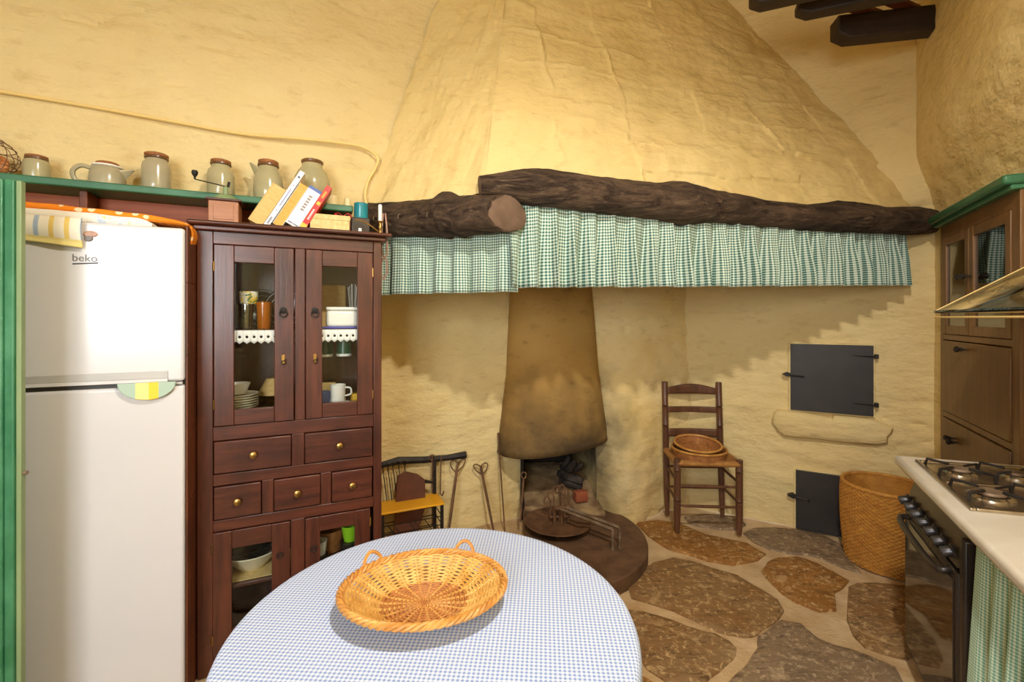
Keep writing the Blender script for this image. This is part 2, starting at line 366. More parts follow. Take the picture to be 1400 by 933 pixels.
def interp(tab, x):
    if x <= tab[0][0]: return tab[0][1:]
    for p, q in zip(tab, tab[1:]):
        if x <= q[0]:
            t = (x-p[0])/(q[0]-p[0]); return tuple(a+(b-a)*t for a, b in zip(p[1:], q[1:]))
    return tab[-1][1:]
def spline(pts, k=6):
    pts = [Vector(p) for p in pts]; out = []
    for i in range(len(pts)-1):
        p0, p1, p2, p3 = pts[max(i-1, 0)], pts[i], pts[i+1], pts[min(i+2, len(pts)-1)]
        for j in range(k):
            t = j/k; out.append(.5*((2*p1)+(p2-p0)*t+(2*p0-5*p1+4*p2-p3)*t*t+(3*p1-p0-3*p2+p3)*t**3))
    return out+[pts[-1]]
def text(s, size, mat, parent, loc, rot, name='lettering', depth=.0006, align='LEFT', xs=1.0):
    c = bpy.data.curves.new(name, 'FONT'); c.body = s; c.size = size; c.extrude = depth; c.align_x = align; c.resolution_u = 3
    o = bpy.data.objects.new(name, c); COL.objects.link(o); dg = bpy.context.evaluated_depsgraph_get(); dg.update()
    me = bpy.data.meshes.new_from_object(o.evaluated_get(dg)); bpy.data.objects.remove(o)
    me.materials.clear(); me.materials.append(M[mat]); n = bpy.data.objects.new(name, me); COL.objects.link(n); n.parent = parent; n.location = loc; n.rotation_euler = rot; n.scale = (xs, 1, 1); return n

# ================================================================== THE ROOM
ZC = 4.1
def wallbump(a, z, k):
    d = .020*noise.noise(Vector((a*1.1, z*1.5, k)))+.013*fbm(a*2.6, z*5.5, k+3)
    c = noise.noise(Vector((a*2.3+.4*noise.noise(Vector((a*3, z*3, k))), z*6.5, k+9)))
    d -= .017*max(0, 1-abs(c-.12)/.06)*smooth(-.1, .25, noise.noise(Vector((a*1.3, z*1.7, k+20))))
    return d
g = MB().grid(lambda u, v: LT.p(-2.6+3.3*u, wallbump(-2.6+3.3*u, ZC*v, 1), ZC*v), 180, 210, skip=lambda u, v: -2.6+3.3*u > .03 and ZC*v < 1.86)
q0, q1 = LT.p(.03, 0, 0), LW.p(-.03, 0, 0)
g.add([(q0.x, q0.y, 0), (q1.x, q1.y, 0), (q1.x, q1.y, 1.9), (q0.x, q0.y, 1.9)], [(0, 1, 2, 3)])
g.grid(lambda u, v: LW.p(-.06+1.08*u, wallbump(-.06+1.08*u, 2.6*v, 1), 2.6*v), 60, 130)
struct(g.build('wall_left', 'plaster'))
# the wall with the firebox
FP = spline([(.072, 3.199, 0), (.3, 3.26, 0), (.60, 3.25, 0), (.85, 3.235, 0), (1.1, 3.30, 0), (1.303, 3.375, 0), (1.38, 3.40, 0)], 8)
def fpath(u):
    q = u*(len(FP)-1); i = min(int(q), len(FP)-2); return FP[i].lerp(FP[i+1], q-i)
def fw(u, v):
    p = fpath(u); z = ZC*v
    out = .17*smooth(.50, .72, p.x)*(1-smooth(.75, 1.15, p.x))*(1-smooth(.25, .95, z))
    d = wallbump(p.x, z, 5)*1.5+.012*fbm(p.x*9, z*9, 4)*(1-smooth(.8, 1.5, z))
    return (p.x, p.y-out-d, z)
g = MB().grid(fw, 64, 205, skip=lambda u, v: fpath(u).x < .60 and ZC*v < .62)
struct(g.build('wall_fireplace', 'plaster_fire'))
fb = MB().grid(lambda u, v: (.068+.03*u, 3.15+.57*u, .75*v), 8, 6)
fb.grid(lambda u, v: (.10+.42*u, 3.71+.02*math.sin(u*9), .75*v), 8, 6)
fb.add([(.06, 3.27, .74), (.60, 3.27, .74), (.60, 3.75, .74), (.06, 3.75, .74)], [(0, 1, 2, 3)])
UE = min((abs(fpath(i/400).x-.60), i/400) for i in range(401))[1]
def fside(u, v):
    z = .70*v; e = Vector(fw(UE+.022, z/ZC))+Vector((.0, .012, 0)); b = Vector((.48, 3.72, z)); m = Vector((.535, 3.42, z))
    return b.lerp(m, u).lerp(m.lerp(e, u), u)+Vector((.02*fbm(u*4, v*4, 2)*(1-u), 0, 0))
struct(MB().grid(fside, 24, 20).build('wall_firebox_side', 'plaster_fire'))
struct(fb.build('wall_firebox', 'soot', solid=.02))
def dw(u, v):
    a = -.12+1.54*u; z = ZC*v
    return DF.p(a, wallbump(a, z, 11)*.9+.10*max(0, (a-.93)/.45)*smooth(1.9, 2.4, z), z)
struct(MB().grid(dw, 90, 200).build('wall_back', 'plaster'))
def rw(u, v):
    a = -.02+4.52*u; z = ZC*v
    return RF.p(a, wallbump(a, z, 17)*.6*smooth(0, .3, a)+.10*smooth(1.98, 2.4, z)-.004, z)
struct(MB().grid(rw, 180, 164, skip=lambda u, v: .21 < -.02+4.52*u < 1.04 and ZC*v < 1.93).build('wall_right', 'plaster'))
pR, pA, pB, pL = RF.p(4.5, 0, 0), Vector((-3.0, -1.95, 0)), Vector((-3.10, 1.33, 0)), LT.p(-2.6, 0, 0)
wu = (pA-pR); wl = wu.length; wu.normalize()
WA = (Vector((-.70, -1.5, 0))-pR).dot(wu)
rear = MB()
for a0, a1, z0, z1 in ((0, WA-.62, 0, ZC), (WA+.62, wl, 0, ZC), (WA-.62, WA+.62, 0, 1.1), (WA-.62, WA+.62, 2.4, ZC)):
    p, q = pR+wu*a0, pR+wu*a1; rear.add([(p.x, p.y, z0), (q.x, q.y, z0), (q.x, q.y, z1), (p.x, p.y, z1)], [(0, 1, 2, 3)])
struct(rear.build('wall_rear', 'plaster', solid=.04))
struct(MB().add([(pA.x, pA.y, 0), (pB.x, pB.y, 0), (pB.x, pB.y, ZC), (pA.x, pA.y, ZC)], [(0, 1, 2, 3)]).build('wall_entry', 'plaster'))
wroot = bpy.data.objects.new('window_1', None); COL.objects.link(wroot); wroot.location = pR+wu*WA; wroot.rotation_euler = (0, 0, math.atan2(wu.y, wu.x)); wroot['kind'] = 'structure'
f = bx(-.62, -.57, -.03, .03, 1.1, 2.4)
for b in ((.57, .62, 1.1, 2.4), (-.57, .57, 1.1, 1.15), (-.57, .57, 2.35, 2.4), (-.025, .025, 1.15, 2.35)): f.box(b[0], b[1], -.03, .03, b[2], b[3])
f.build('window_frame', 'builtin', wroot, bevel=.004)
for x0, x1 in ((-.57, -.025), (.025, .57)): bx(x0, x1, -.003, .003, 1.15, 2.35).build('pane', 'glass', wroot)
struct(MB().add([(-4, -3, ZC), (4, -3, ZC), (4, 5, ZC), (-4, 5, ZC)], [(0, 1, 2, 3)]).build('ceiling', 'plaster_plain'))

# ---- floor: mortar bed with flagstones
def fz(u, v):
    x, y = -3.4+6.4*u, -2.2+6.2*v; return (x, y, .005*fbm(x*3, y*3, 2)-.004)
floor = struct(MB().grid(fz, 128, 124).build('floor', 'mortar'))
def zp(pts): return [fl(840+x*.3, 680+y*.3) for x, y in pts]
STONES = [
 ('stone_brown', [(100, 118), (190, 108), (290, 122), (420, 175), (520, 198), (610, 218), (690, 262), (650, 290), (545, 312), (420, 290), (330, 262), (250, 240), (160, 185)]),
 ('stone_grey', [(585, 165), (640, 146), (730, 142), (830, 150), (960, 180), (1070, 240), (1085, 310), (1130, 352), (1060, 332), (980, 300), (900, 270), (800, 262), (700, 240), (630, 205)]),
 ('stone_grey', [(320, 95), (400, 82), (560, 92), (600, 128), (570, 150), (470, 148), (350, 128)]),
 ('stone_mix', [(62, 402), (110, 345), (180, 300), (270, 280), (350, 295), (420, 318), (560, 360), (650, 415), (740, 470), (778, 520), (750, 558), (700, 592), (650, 628), (590, 640), (520, 630), (440, 605), (350, 565), (270, 525), (180, 492), (80, 462)]),
 ('stone_brown', [(670, 340), (700, 300), (745, 280), (830, 275), (930, 310), (1000, 345), (1066, 385), (1040, 415), (1008, 440), (1008, 515), (930, 525), (830, 480), (760, 438), (712, 398)]),
 ('stone_mix', [(60, 520), (130, 528), (200, 545), (330, 595), (400, 618), (470, 632), (530, 662), (556, 695), (545, 745), (480, 800), (400, 850), (250, 860), (150, 790), (90, 700), (60, 600)]),
 ('stone_grey', [(520, 850), (560, 805), (610, 760), (650, 690), (660, 640), (700, 605), (760, 562), (850, 580), (930, 650), (1000, 680), (1080, 702), (1200, 740), (1280, 780), (1320, 850), (1340, 960), (1100, 1050), (800, 1060), (600, 980)]),
 ('stone_mix', [(1068, 415), (1110, 400), (1180, 395), (1325, 405), (1420, 440), (1470, 540), (1450, 680), (1330, 740), (1220, 715), (1140, 690), (1090, 630), (1058, 560)]),
 ('stone_brown', [(-60, 420), (-10, 350), (60, 330), (60, 370), (30, 400), (25, 455), (-20, 480)]),
 ('stone_brown', [(60, 800), (140, 830), (230, 880), (330, 930), (420, 960), (360, 1080), (200, 1080), (60, 960)]),
]
used = []
def flag(poly, mat):
    c = sum(poly, Vector())/len(poly)
    ps = []
    n = len(poly)
    for i in range(n):
        p, q = poly[i], poly[(i+1) % n]
        for t in (0, .5):
            r = p.lerp(q, t); k = .012*noise.noise(Vector((r.x*9, r.y*9, 3))); ps.append(r+(r-c).normalized()*k)
    n = len(ps); h = .011+random.uniform(-.002, .002)
    vs = [(p.x, p.y, -.02) for p in ps]+[(p.x, p.y, h-.005) for p in ps]
    for s in (.965, .8, .5):
        vs += [(c.x+(p.x-c.x)*s, c.y+(p.y-c.y)*s, h+(.003*fbm(p.x*7*s, p.y*7, s))) for p in ps]
    vs.append((c.x, c.y, h+.001)); fs = []
    for r in range(4):
        for i in range(n): fs.append((r*n+i, r*n+(i+1) % n, (r+1)*n+(i+1) % n, (r+1)*n+i))
    for i in range(n): fs.append((4*n+i, 4*n+(i+1) % n, 5*n))
    MB().add(vs, fs).build('flagstone', mat, floor, angle=50)
    used.append((c, max((p-c).length for p in ps)))
for mt, pts in STONES: flag(zp(pts), mt)
rs = random.Random(3)
for i in range(-6, 5):
    for j in range(-4, 7):
        c = Vector((i*.52+rs.uniform(-.08, .08)+(.25 if j % 2 else 0), j*.46+rs.uniform(-.06, .06), 0)); r = rs.uniform(.17, .23)
        if (c.xy-Vector((.25, 2.75))).length < .85 or any((c-u).length < r+m*.92 for u, m in used): continue
        if (c-LT.p(0, 0, 0)).dot(Vector((LF.n[0], LF.n[1], 0))) < .25 or (c-RF.p(0, 0, 0)).dot(Vector((RF.n[0], RF.n[1], 0))) < .25 or (c-DF.p(0, 0, 0)).dot(Vector((DF.n[0], DF.n[1], 0))) < .25 or c.y < -1.4: continue
        n = 9; flag([c+Vector((math.cos(2*PI*k/n)*r*rs.uniform(.85, 1.15)*1.15, math.sin(2*PI*k/n)*r*rs.uniform(.85, 1.15), 0)) for k in range(n)], rs.choice(['stone_brown', 'stone_grey', 'stone_mix']))

# ================================================================== CHIMNEY HOOD
hood = thing('chimney_hood', 'huge tapering yellow plastered chimney hood over the fireplace, carried on two logs', 'chimney hood')
A, B = Vector((-.135, 2.14, 1.99)), Vector((.05, 2.70, ZC)); C, D = Vector((2.47, 2.70, 1.97)), Vector((1.30, 3.385, ZC))
E_, F_ = LT.p(-.045, .0, 1.93), LT.p(.66, 0, ZC)
nF = ((C-A).cross(B-A)).normalized(); nF = nF if nF.y < 0 else -nF
nS = ((E_-A).cross(B-A)).normalized(); nS = nS if nS.dot(Vector((-.5, -1, 0))) > 0 else -nS
def rid(x, y, k, w=.9, h=.20):
    x += .10*noise.noise(Vector((x*1.7, y*1.7, k+30)))+.03*noise.noise(Vector((x*7, y*7, k))); y += .07*noise.noise(Vector((x*1.5, y*1.5, k+40)))+.015*noise.noise(Vector((x*8, y*8, k+2)))
    row = math.floor(y/h); ox = x+(.5*w if row % 2 else 0)+.13*noise.noise(Vector((row, 7, k)))
    yy = y+.02*noise.noise(Vector((x*3, y*3, k)))
    ey = abs(yy/h-round(yy/h))*h; q = ox/w*2; ex = abs(q-round(q))*w/2
    e = max(0, 1-min(ey, ex)/.016); on = smooth(.0, .35, noise.noise(Vector((x*2.8, y*2.8, k+5))))
    tone = .012*noise.noise(Vector((math.floor(ox/w*2)*3.1, row*1.7, k)))
    return .012*e*on+tone*1.3
def front(u, v):
    p = A.lerp(C, u).lerp(B.lerp(D, u), v); x, y = u*2.6*(1-.35*v), v*2.3
    ed = smooth(0, .03, u)
    d = rid(x+.25*y, y, 2)*ed+.02*noise.noise(Vector((x*1.3, y*1.3, 4)))+.016*fbm(x*3.5-y, y*5, 8)+.018*math.sin(PI*v)*ed
    return p+nF*d
def side(u, v):
    p = A.lerp(E_, u).lerp(B.lerp(F_, u), v); x, y = u*1.0, v*2.3; ed = smooth(0, .06, u)
    return p+(nF if u == 0 else nS)*(.018*noise.noise(Vector((x*1.5, y*1.5, 14)))*ed+.016*fbm(x*4+y, y*3, 18)*ed)
mh = MB().grid(front, 260, 200); mh.grid(side, 90, 160)
mh.build('plaster_shell', 'plaster_hood', hood)
# front log, measured along its length: fraction, centre drop, radius
def logmesh(p0, p1, tab, k, name, seed, knots=()):
    pts = []; rad = []
    for i in range(k+1):
        t = i/k; z, r = interp(tab, t); p = p0.lerp(p1, t); pts.append((p.x, p.y+.012*math.sin(t*9+seed), z)); rad.append(r)
    def nz(i, a, p):
        t = i/k; b = 1+.10*noise.noise(Vector((p.x*2.2+math.cos(a), p.y+math.sin(a), seed)))+.08*fbm(p.x*7, a*2.5, seed, 4)+.05*noise.noise(Vector((p.x*2.5, math.cos(a)*4, math.sin(a)*4+seed)))
        for (kt, ka, kh, kw) in knots: b += kh*math.exp(-((t-kt)/kw)**2-((((a-ka+PI) % (2*PI))-PI)/.7)**2)
        return b
    mb = MB().tube(pts, rad, 22, nz=nz, caps=False)
    if name == 'side_log':                                   # sawn off obliquely, the cut faces the room
        ax = (Vector(pts[1])-Vector(pts[0])).normalized(); N = Vector((.55, -.84, 0)).normalized(); c0 = Vector(pts[0])+ax*.10
        for r_ in range(14):
            for q_ in range(22):
                p_ = mb.v[r_*22+q_]; d_ = (p_-c0).dot(N)
                if r_ == 0 or d_ > 0: mb.v[r_*22+q_] = p_-ax*(d_/ax.dot(N))
    o = mb.build(name, 'log', hood)
    for i in (0, k):
        n = 22; ring = mb.v[i*n:(i+1)*n]; c = sum(ring, Vector())/n
        q = (Vector(pts[0])-Vector(pts[1])).normalized()*(.004 if i == 0 else -.004)
        e = MB().add([tuple(x) for x in ring]+[tuple(c+(x-c)*.86+q) for x in ring]+[tuple(c+q)], [(a, (a+1) % n, n+(a+1) % n, n+a) for a in range(n)]+[(n+a, n+(a+1) % n, 2*n) for a in range(n)])
        e.build('cut_end', 'log_end', o)
    return o
L0, L1 = Vector((-.15, 2.12, 0)), Vector((2.52, 2.69, 0))
def logtab(rows):
    out = []
    for x, t, b in rows:
        r = (x-700)/FPX; s = (r*L0.y-L0.x)/((L1.x-L0.x)-r*(L1.y-L0.y)); Y = L0.y+(L1.y-L0.y)*s
        out.append((s, H+(HY-(t+b)/2)/FPX*Y, (b-t)/2/FPX*Y))
    return out
logmesh(L0, L1, logtab([(655, 241, 270), (690, 236, 272), (712, 232, 278), (745, 233, 284), (790, 239, 289), (850, 247, 296), (905, 252, 303), (932, 250, 309), (965, 258, 304), (1010, 266, 307), (1060, 275, 312), (1105, 280, 316), (1145, 276, 318), (1170, 279, 319), (1205, 285, 320), (1250, 284, 322), (1272, 289, 320), (1280, 296, 314)]), 150, 'front_log', 3, ((.43, 3.6, .25, .02), (.78, 3.5, .22, .02), (.36, 1.0, .18, .02)))
S0, S1 = Vector((.075, 2.055, 0)), LT.p(-.02, -.02, 0)
logmesh(S0, S1, [(0, 1.882, .082), (.2, 1.884, .088), (.40, 1.888, .090), (.46, 1.90, .112), (.52, 1.895, .092), (.7, 1.90, .088), (1, 1.905, .088)], 60, 'side_log', 8, ((.37, 4.6, .2, .03),))

# ---- gathered valances below the logs
def valance(name, P0, P1, z_top, z_bot, label, waves, seed, amp=.022):
    Lg = (P1-P0).length; t = (P1-P0).normalized(); nn = Vector((t.y, -t.x, 0))
    def ph(u): return u*waves*2*PI+2.2*noise.noise(Vector((u*waves*.35, seed, 0)))
    def fn(u, v):
        k = smooth(0, 1, v)*.8+.2
        d = amp*k*math.sin(ph(u)+.5*v)+.35*amp*k*math.sin(2.3*ph(u)+1)+.012*noise.noise(Vector((u*waves*.6, v*2, seed)))
        zt, zb = z_top(u), z_bot(u)+.006*noise.noise(Vector((u*waves*.7, 3, seed)))
        p = P0.lerp(P1, u)+t*(.010*math.cos(ph(u))*k); return (p.x+nn.x*d, p.y+nn.y*d, zt+(zb-zt)*v)
    def uv(u, v): return (u*Lg*1.25, (1-v)*.38)
    return one(MB().grid(fn, int(waves*16), 18, uv), name, 'cloth_green', label, 'valance', solid=.0015)
lv0, lv1 = L0.lerp(L1, .045)+Vector((.01, .015, 0)), L0.lerp(L1, .915)+Vector((.01, .015, 0))
lt_tab = logtab([(655, 241, 270), (745, 233, 284), (905, 252, 303), (932, 250, 309), (1060, 275, 312), (1145, 276, 318), (1280, 296, 314)])
valance('front_valance', lv0, lv1, lambda u: interp(lt_tab, .055+.86*u)[0]-.02, lambda u: 1.545+.045*u, 'long green checked gathered valance hanging from the front log', 23, 2, .046)
sv0, sv1 = S0.lerp(S1, .05)+Vector((0, .10, 0)), S0.lerp(S1, .96)
valance('side_valance', sv0, sv1, lambda u: 1.885+.015*u, lambda u: 1.525-.005*u, 'short green checked valance hanging from the side log beside the cupboard', 7, 6)

# ---- inner smoke canopy above the fire
def can(u, v):
    t = PI*(1-u); z = .50+1.9*v
    xl, xr, b = interp([(0, -.09, .665, .27), (.5, -.03, .60, .21), (1.07, .0, .555, .16), (1.9, .08, .47, .11)], 1.9*v)
    cx, hw = (xl+xr)/2, (xr-xl)/2; x = cx+hw*math.cos(t)
    yb = 3.15+.09*smooth(-.1, .5, x)
    return (x, yb-b*math.sin(t)-.004*fbm(x*4, z*4, 2), z+(1-v)**4*((x+.1)*.10-.02)-(1-v)**3*.012*math.sin(PI*u))
m = MB().grid(can, 40, 44)
one(m, 'smoke_canopy', 'canopy', 'smoke stained bulging plaster canopy right above the firebox', 'canopy', solid=.03)

# ---- ceiling rack of beams
rack = thing('ceiling_rack', 'black wooden beam rack with red-brown slats fixed high on the right wall', 'rack')
def beam(p, q, w, h, name, mat, ch=.02):
    p, q = Vector(p), Vector(q); t = (q-p).normalized(); L = (q-p).length
    mb = MB(); o = None
    mb.add([(0, -w/2, -h/2+ch*1.2), (0, w/2, -h/2+ch*1.2), (0, w/2, h/2), (0, -w/2, h/2)]+[(ch*2, -w/2, -h/2), (ch*2, w/2, -h/2)]+[(L, -w/2, -h/2), (L, w/2, -h/2), (L, w/2, h/2), (L, -w/2, h/2)],
           [(0, 1, 2, 3), (0, 4, 5, 1), (4, 6, 7, 5), (6, 9, 8, 7), (3, 2, 8, 9), (0, 3, 9, 6, 4), (1, 5, 7, 8, 2)])
    o = mb.build(name, mat, rack, bevel=.008); o.location = p; o.rotation_euler = (0, -math.asin(t.z), math.atan2(t.y, t.x)); return o
ZR = 3.0
beam((1.80, 2.545, ZR), (2.40, 2.43, ZR), .10, .13, 'beam', 'beam', .03)
beam((1.485, 2.38, ZR), (2.22, 2.10, ZR), .08, .075, 'beam', 'beam', .025)
beam((1.20, 2.30, ZR), (2.12, 1.93, ZR), .09, .09, 'beam', 'beam', .025)
for a, b in (((2.02, 2.515), (1.55, 2.34)), ((2.19, 2.475), (1.72, 2.28)), ((1.75, 2.34), (1.35, 2.20)), ((2.05, 2.30), (1.60, 2.10))):
    beam((a[0], a[1], ZR+.075), (b[0], b[1], ZR+.065), .06, .022, 'slat', 'slat_red', .002)

# ================================================================== DOOR ON THE LEFT
ud = unit(.966, .26); dr = bpy.data.objects.new('door_1', None); COL.objects.link(dr); dr['kind'] = 'structure'
DY = 1.30
dr.location = (at(31, 435, DY).x, DY, 0); dr.rotation_euler = (0, 0, math.atan2(ud[1], ud[0]))
zt = H+(HY-248)/FPX*DY
bx(-.78, -.034, -.020, .022, .01, zt).build('door_leaf', 'green_door', dr, bevel=.004)
bx(-.034, -.012, -.014, .022, .01, zt).build('rebate_strip', 'green_door', dr, bevel=.003)
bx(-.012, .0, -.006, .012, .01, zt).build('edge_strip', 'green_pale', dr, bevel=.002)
bx(-.70, -.10, -.032, -.019, .2, .9).build('panel', 'green_door', dr, bevel=.012)
bx(-.70, -.10, -.032, -.019, 1.0, zt-.12).build('panel', 'green_door', dr, bevel=.012)
z0, z1 = H+(HY-727)/FPX*(DY-.02), H+(HY-628)/FPX*(DY-.02)
lk = bx(-.16, -.040, -.030, -.020, z0, z1).build('lock_plate', 'oven_dark', dr, bevel=.003)
lk['label'] = 'dark iron lock plate'
for x, z in ((-.052, z0+.02), (-.052, z1-.02), (-.145, z0+.02), (-.145, z1-.02)):
    m = MB(); m.ball((x, -.030, z), .006, 8); m.build('screw', 'iron', lk)
m = MB().tube([(-.062+.013*math.cos(t), -.034, (z0+z1)/2+.02+.013*math.sin(t)) for t in [2*PI*k/14 for k in range(14)]], .005, 6, closed=True); m.build('keyhole_ring', 'iron', lk)
tb([(-.02, .006, (z0+z1)/2+.055), (.008, .004, (z0+z1)/2+.055)], .006, 10).build('latch_bolt', 'rust_light', dr)

# ================================================================== LEFT WALL: SHELF, CABLE, JARS
rzL = LF.rz(); SC[0] = KL
def lroot(name, label, cat, a, d, z, group=None, extra=0): return thing(name, label, cat, LF.p(a, d, z), rzL+extra, group)
SZ = 2.02
sh = lroot('wall_shelf', 'long green painted shelf board above the fridge and the cupboard', 'shelf', 0, 0, 0)
bx(-2.3, -.13, -.24, -.0, SZ-.035, SZ).build('shelf_board', 'green', sh, bevel=.006)
bx(-2.3, -.10, -.045, -.012, 1.80, SZ-.035).build('backing_board', 'plank_red', sh, bevel=.003)
for x in (-2.0, -1.3, -.30): bx(x-.015, x+.015, -.18, -.045, SZ-.16, SZ-.035).build('bracket', 'plank', sh, bevel=.003)
cb = spline([LF.P(x, y, .03) for x, y in ((-120, 106), (0, 125), (130, 147), (230, 165), (330, 183), (400, 189), (470, 196), (500, 203), (516, 216), (513, 230), (503, 248), (499, 266), (502, 284))], 6)
one(MB().tube(cb, .007, 7), 'electric_cable', 'cable', 'thin cream cable running along the left wall above the jars', 'cable')

def jar(a, d, prof, name, label, mat='ware', rim=None, lid=None, group=None, n=30):
    zs = 1.17 if max(q[1] for q in prof) > .12 else 1.04
    prof, rim, lid = [[(r_, z_*zs) for r_, z_ in q] if q else None for q in (prof, rim, lid)]
    r = lroot(name, label, 'jar' if 'jar' in name else 'jug', a, d, SZ, group)
    lt(prof, n).build('body', mat, r)
    if rim: lt(rim, n).build('rim', 'ware_rim', r)
    if lid: lt(lid, n).build('lid', 'cork', r)
    return r
def pa(x, d, y=300): return LF.pix(x, y, d)[0]
jar(pa(50, .12), .12, [(.036, 0), (.044, .006), (.046, .03), (.046, .075), (.043, .088), (.036, .094)], 'stoneware_jar', 'small pale stoneware jar with dark flat lid beside the wire basket', rim=[(.037, .092), (.040, .095), (.040, .102), (.036, .104)], lid=[(.036, .103), (.0385, .106), (.0385, .111), (.034, .113)])
k = jar(pa(147, .12), .12, [(.062, 0), (.069, .006), (.070, .03), (.066, .065), (.058, .088), (.048, .096)], 'stoneware_jug', 'low stoneware teapot jug with cork lid, loop handle and pointed spout', 'ware2')
lt([(.048, .095), (.058, .098), (.058, .104), (.048, .106)], 30).build('rim', 'paint_white', k)
lt([(.040, .105), (.043, .110), (.043, .118), (.038, .121)], 24).build('lid', 'cork', k)
tb(spline([(-.055, -.01, .085), (-.092, -.02, .090), (-.118, -.025, .06), (-.108, -.02, .02), (-.066, -.01, .018)], 6), .010, 9).build('handle', 'ware2', k)
MB().grid(lambda u, v: (.050+.052*v+.0*u, (u-.5)*.06*(1-.8*v), .05+.047*v+.035*abs(u-.5)*2*(1-v)-.02*(1-abs(u-.5)*2)*(1-v)), 10, 8).build('spout', 'ware2', k, solid=.006)
jar(pa(214, .12), .12, [(.052, 0), (.058, .006), (.059, .03), (.059, .105), (.055, .122), (.046, .130), (.044, .140)], 'stoneware_jar', 'tall straight stoneware jar with flat brown lid between teapot jug and coffee grinder', 'ware2', [(.045, .138), (.049, .141), (.049, .148), (.044, .150)], [(.046, .149), (.049, .152), (.049, .160), (.043, .163)])
jar(pa(302, .12), .12, [(.056, 0), (.062, .008), (.063, .05), (.062, .10), (.056, .122), (.044, .134), (.042, .146)], 'stoneware_jar', 'round shouldered stoneware jar standing behind the coffee grinder', rim=[(.043, .144), (.048, .147), (.048, .154), (.042, .156)], lid=[(.043, .155), (.0455, .158), (.0455, .166), (.040, .168)])
k = jar(pa(367, .12), .12, [(.062, 0), (.069, .008), (.073, .05), (.070, .10), (.060, .135), (.048, .152), (.046, .164)], 'stoneware_jug', 'big stoneware jug with brown lid and side spout behind the books', rim=[(.047, .162), (.052, .166), (.052, .174), (.046, .177)], lid=[(.046, .176), (.049, .180), (.049, .189), (.042, .192)])
MB().grid(lambda u, v: (-.046-.040*v, (u-.5)*.06*(1-.7*v), .140+.062*v+.04*abs(u-.5)*2*(1-v)-.04*(1-abs(u-.5)*2)*(1-v)), 10, 8).build('spout', 'ware', k, solid=.006)
jar(pa(427, .12), .12, [(.058, 0), (.070, .010), (.090, .06), (.095, .10), (.090, .135), (.072, .168), (.054, .186), (.051, .204)], 'stoneware_jar', 'large round bellied stoneware jar with open brown rim at the end of the shelf', 'ware', [(.051, .200), (.057, .206), (.058, .214), (.052, .219), (.044, .214), (.044, .19)])
# egg basket
eb = lroot('wire_egg_basket', 'round wire egg basket full of brown eggs at the shelf end', 'wire basket', pa(-18, .12), .12, SZ)
for t in range(12):
    a = 2*PI*t/12
    tb([(math.cos(a)*r, math.sin(a)*r, z) for r, z in ((.045, .0), (.05, .02), (.085, .045), (.102, .08), (.100, .11), (.080, .145), (.045, .170), (.01, .178))], .0016, 5).build('rib_wire', 'rust', eb)
for r, z in ((.05, .018), (.09, .052), (.103, .09), (.09, .13), (.05, .168)):
    tb([(math.cos(a)*r, math.sin(a)*r, z) for a in [2*PI*q/28 for q in range(28)]], .0018, 5, closed=True).build('hoop', 'rust', eb)
lt([(.045, 0), (.052, .004), (.044, .02), (.04, .02)], 20).build('foot', 'rust', eb)
k = 0
for x, y, z in ((.05, 0, .055), (.0, .05, .055), (-.05, 0, .055), (.0, -.05, .055), (.03, .03, .09), (-.03, -.03, .09), (.035, -.035, .092), (-.035, .035, .09)):
    m = MB(); m.ball((0, 0, 0), .023, 12, 1.25); o = one(m, 'egg', 'egg', 'brown egg lying inside the wire egg basket', 'egg', eb.matrix_basis @ Vector((x, y, z-.004)), 0, 'eggs in the wire basket', rot=(PI/2*(k % 2), .3*k, k)); k += 1
# candles on the shelf end
for x, r, h_, lab in ((455, .030, .058, 'thick cream pillar candle at the shelf end behind the cardboard box'), (477, .018, .052, 'small cream candle stub at the very end of the green shelf')):
    o = lroot('pillar_candle', lab, 'candle', min(pa(x, .17), -.155), .17, SZ); lt([(r, 0), (r, h_-.002), (r-.002, h_), (r*.4, h_-.004)], 22).build('wax', 'wax_cream', o); tb([(0, 0, h_-.005), (0, 0, h_+.008)], .001, 5).build('wick', 'iron', o)

# ================================================================== REFRIGERATOR
FD, FA = .58, -.832
fr = lroot('refrigerator', 'tall white two door fridge freezer standing beside the dark cupboard', 'refrigerator', FA, FD, 0)
bx(-.60, 0, .055, .52, LOW+.04, 1.775).build('body', 'enamel', fr, bevel=.008)
d1 = bx(-.60, 0, 0, .052, 1.135, 1.778).build('freezer_door', 'enamel', fr, bevel=.012, seg=3)
d2 = bx(-.60, 0, 0, .052, LOW+.09, 1.118).build('fridge_door', 'enamel', fr, bevel=.012, seg=3)
bx(-.585, -.012, .012, .06, 1.116, 1.137).build('gasket', 'dark_grey', fr)
h1 = bx(-.60, -.055, -.004, .01, 1.150, 1.180).build('handle_recess', 'fridge_grey', d1, bevel=.002)
bx(-.60, -.055, -.010, .004, 1.136, 1.150).build('handle_lip', 'enamel', d1, bevel=.002)
bx(-.03, -.006, -.002, .012, 1.121, 1.132).build('hinge', 'fridge_grey', fr, bevel=.002)
for x in (-.56, -.05): lt([(.02, LOW), (.02, LOW+.045)], 12, c=(x, .1, 0)).build('foot', 'dark_grey', fr)
a_, z_ = LF.pix(100, 357, FD)
text('beko', .040, 'logo', d1, (a_-FA-.004, -.0008, z_), (PI/2, 0, 0), 'lettering', align='LEFT', xs=.98)
MB().add([(a_-FA-.002, -.001, z_-.014), (a_-FA+.076, -.001, z_-.007), (a_-FA+.076, -.001, z_-.002), (a_-FA-.002, -.001, z_-.009)], [(0, 1, 2, 3)]).build('logo_underline', 'dark_grey', d1)
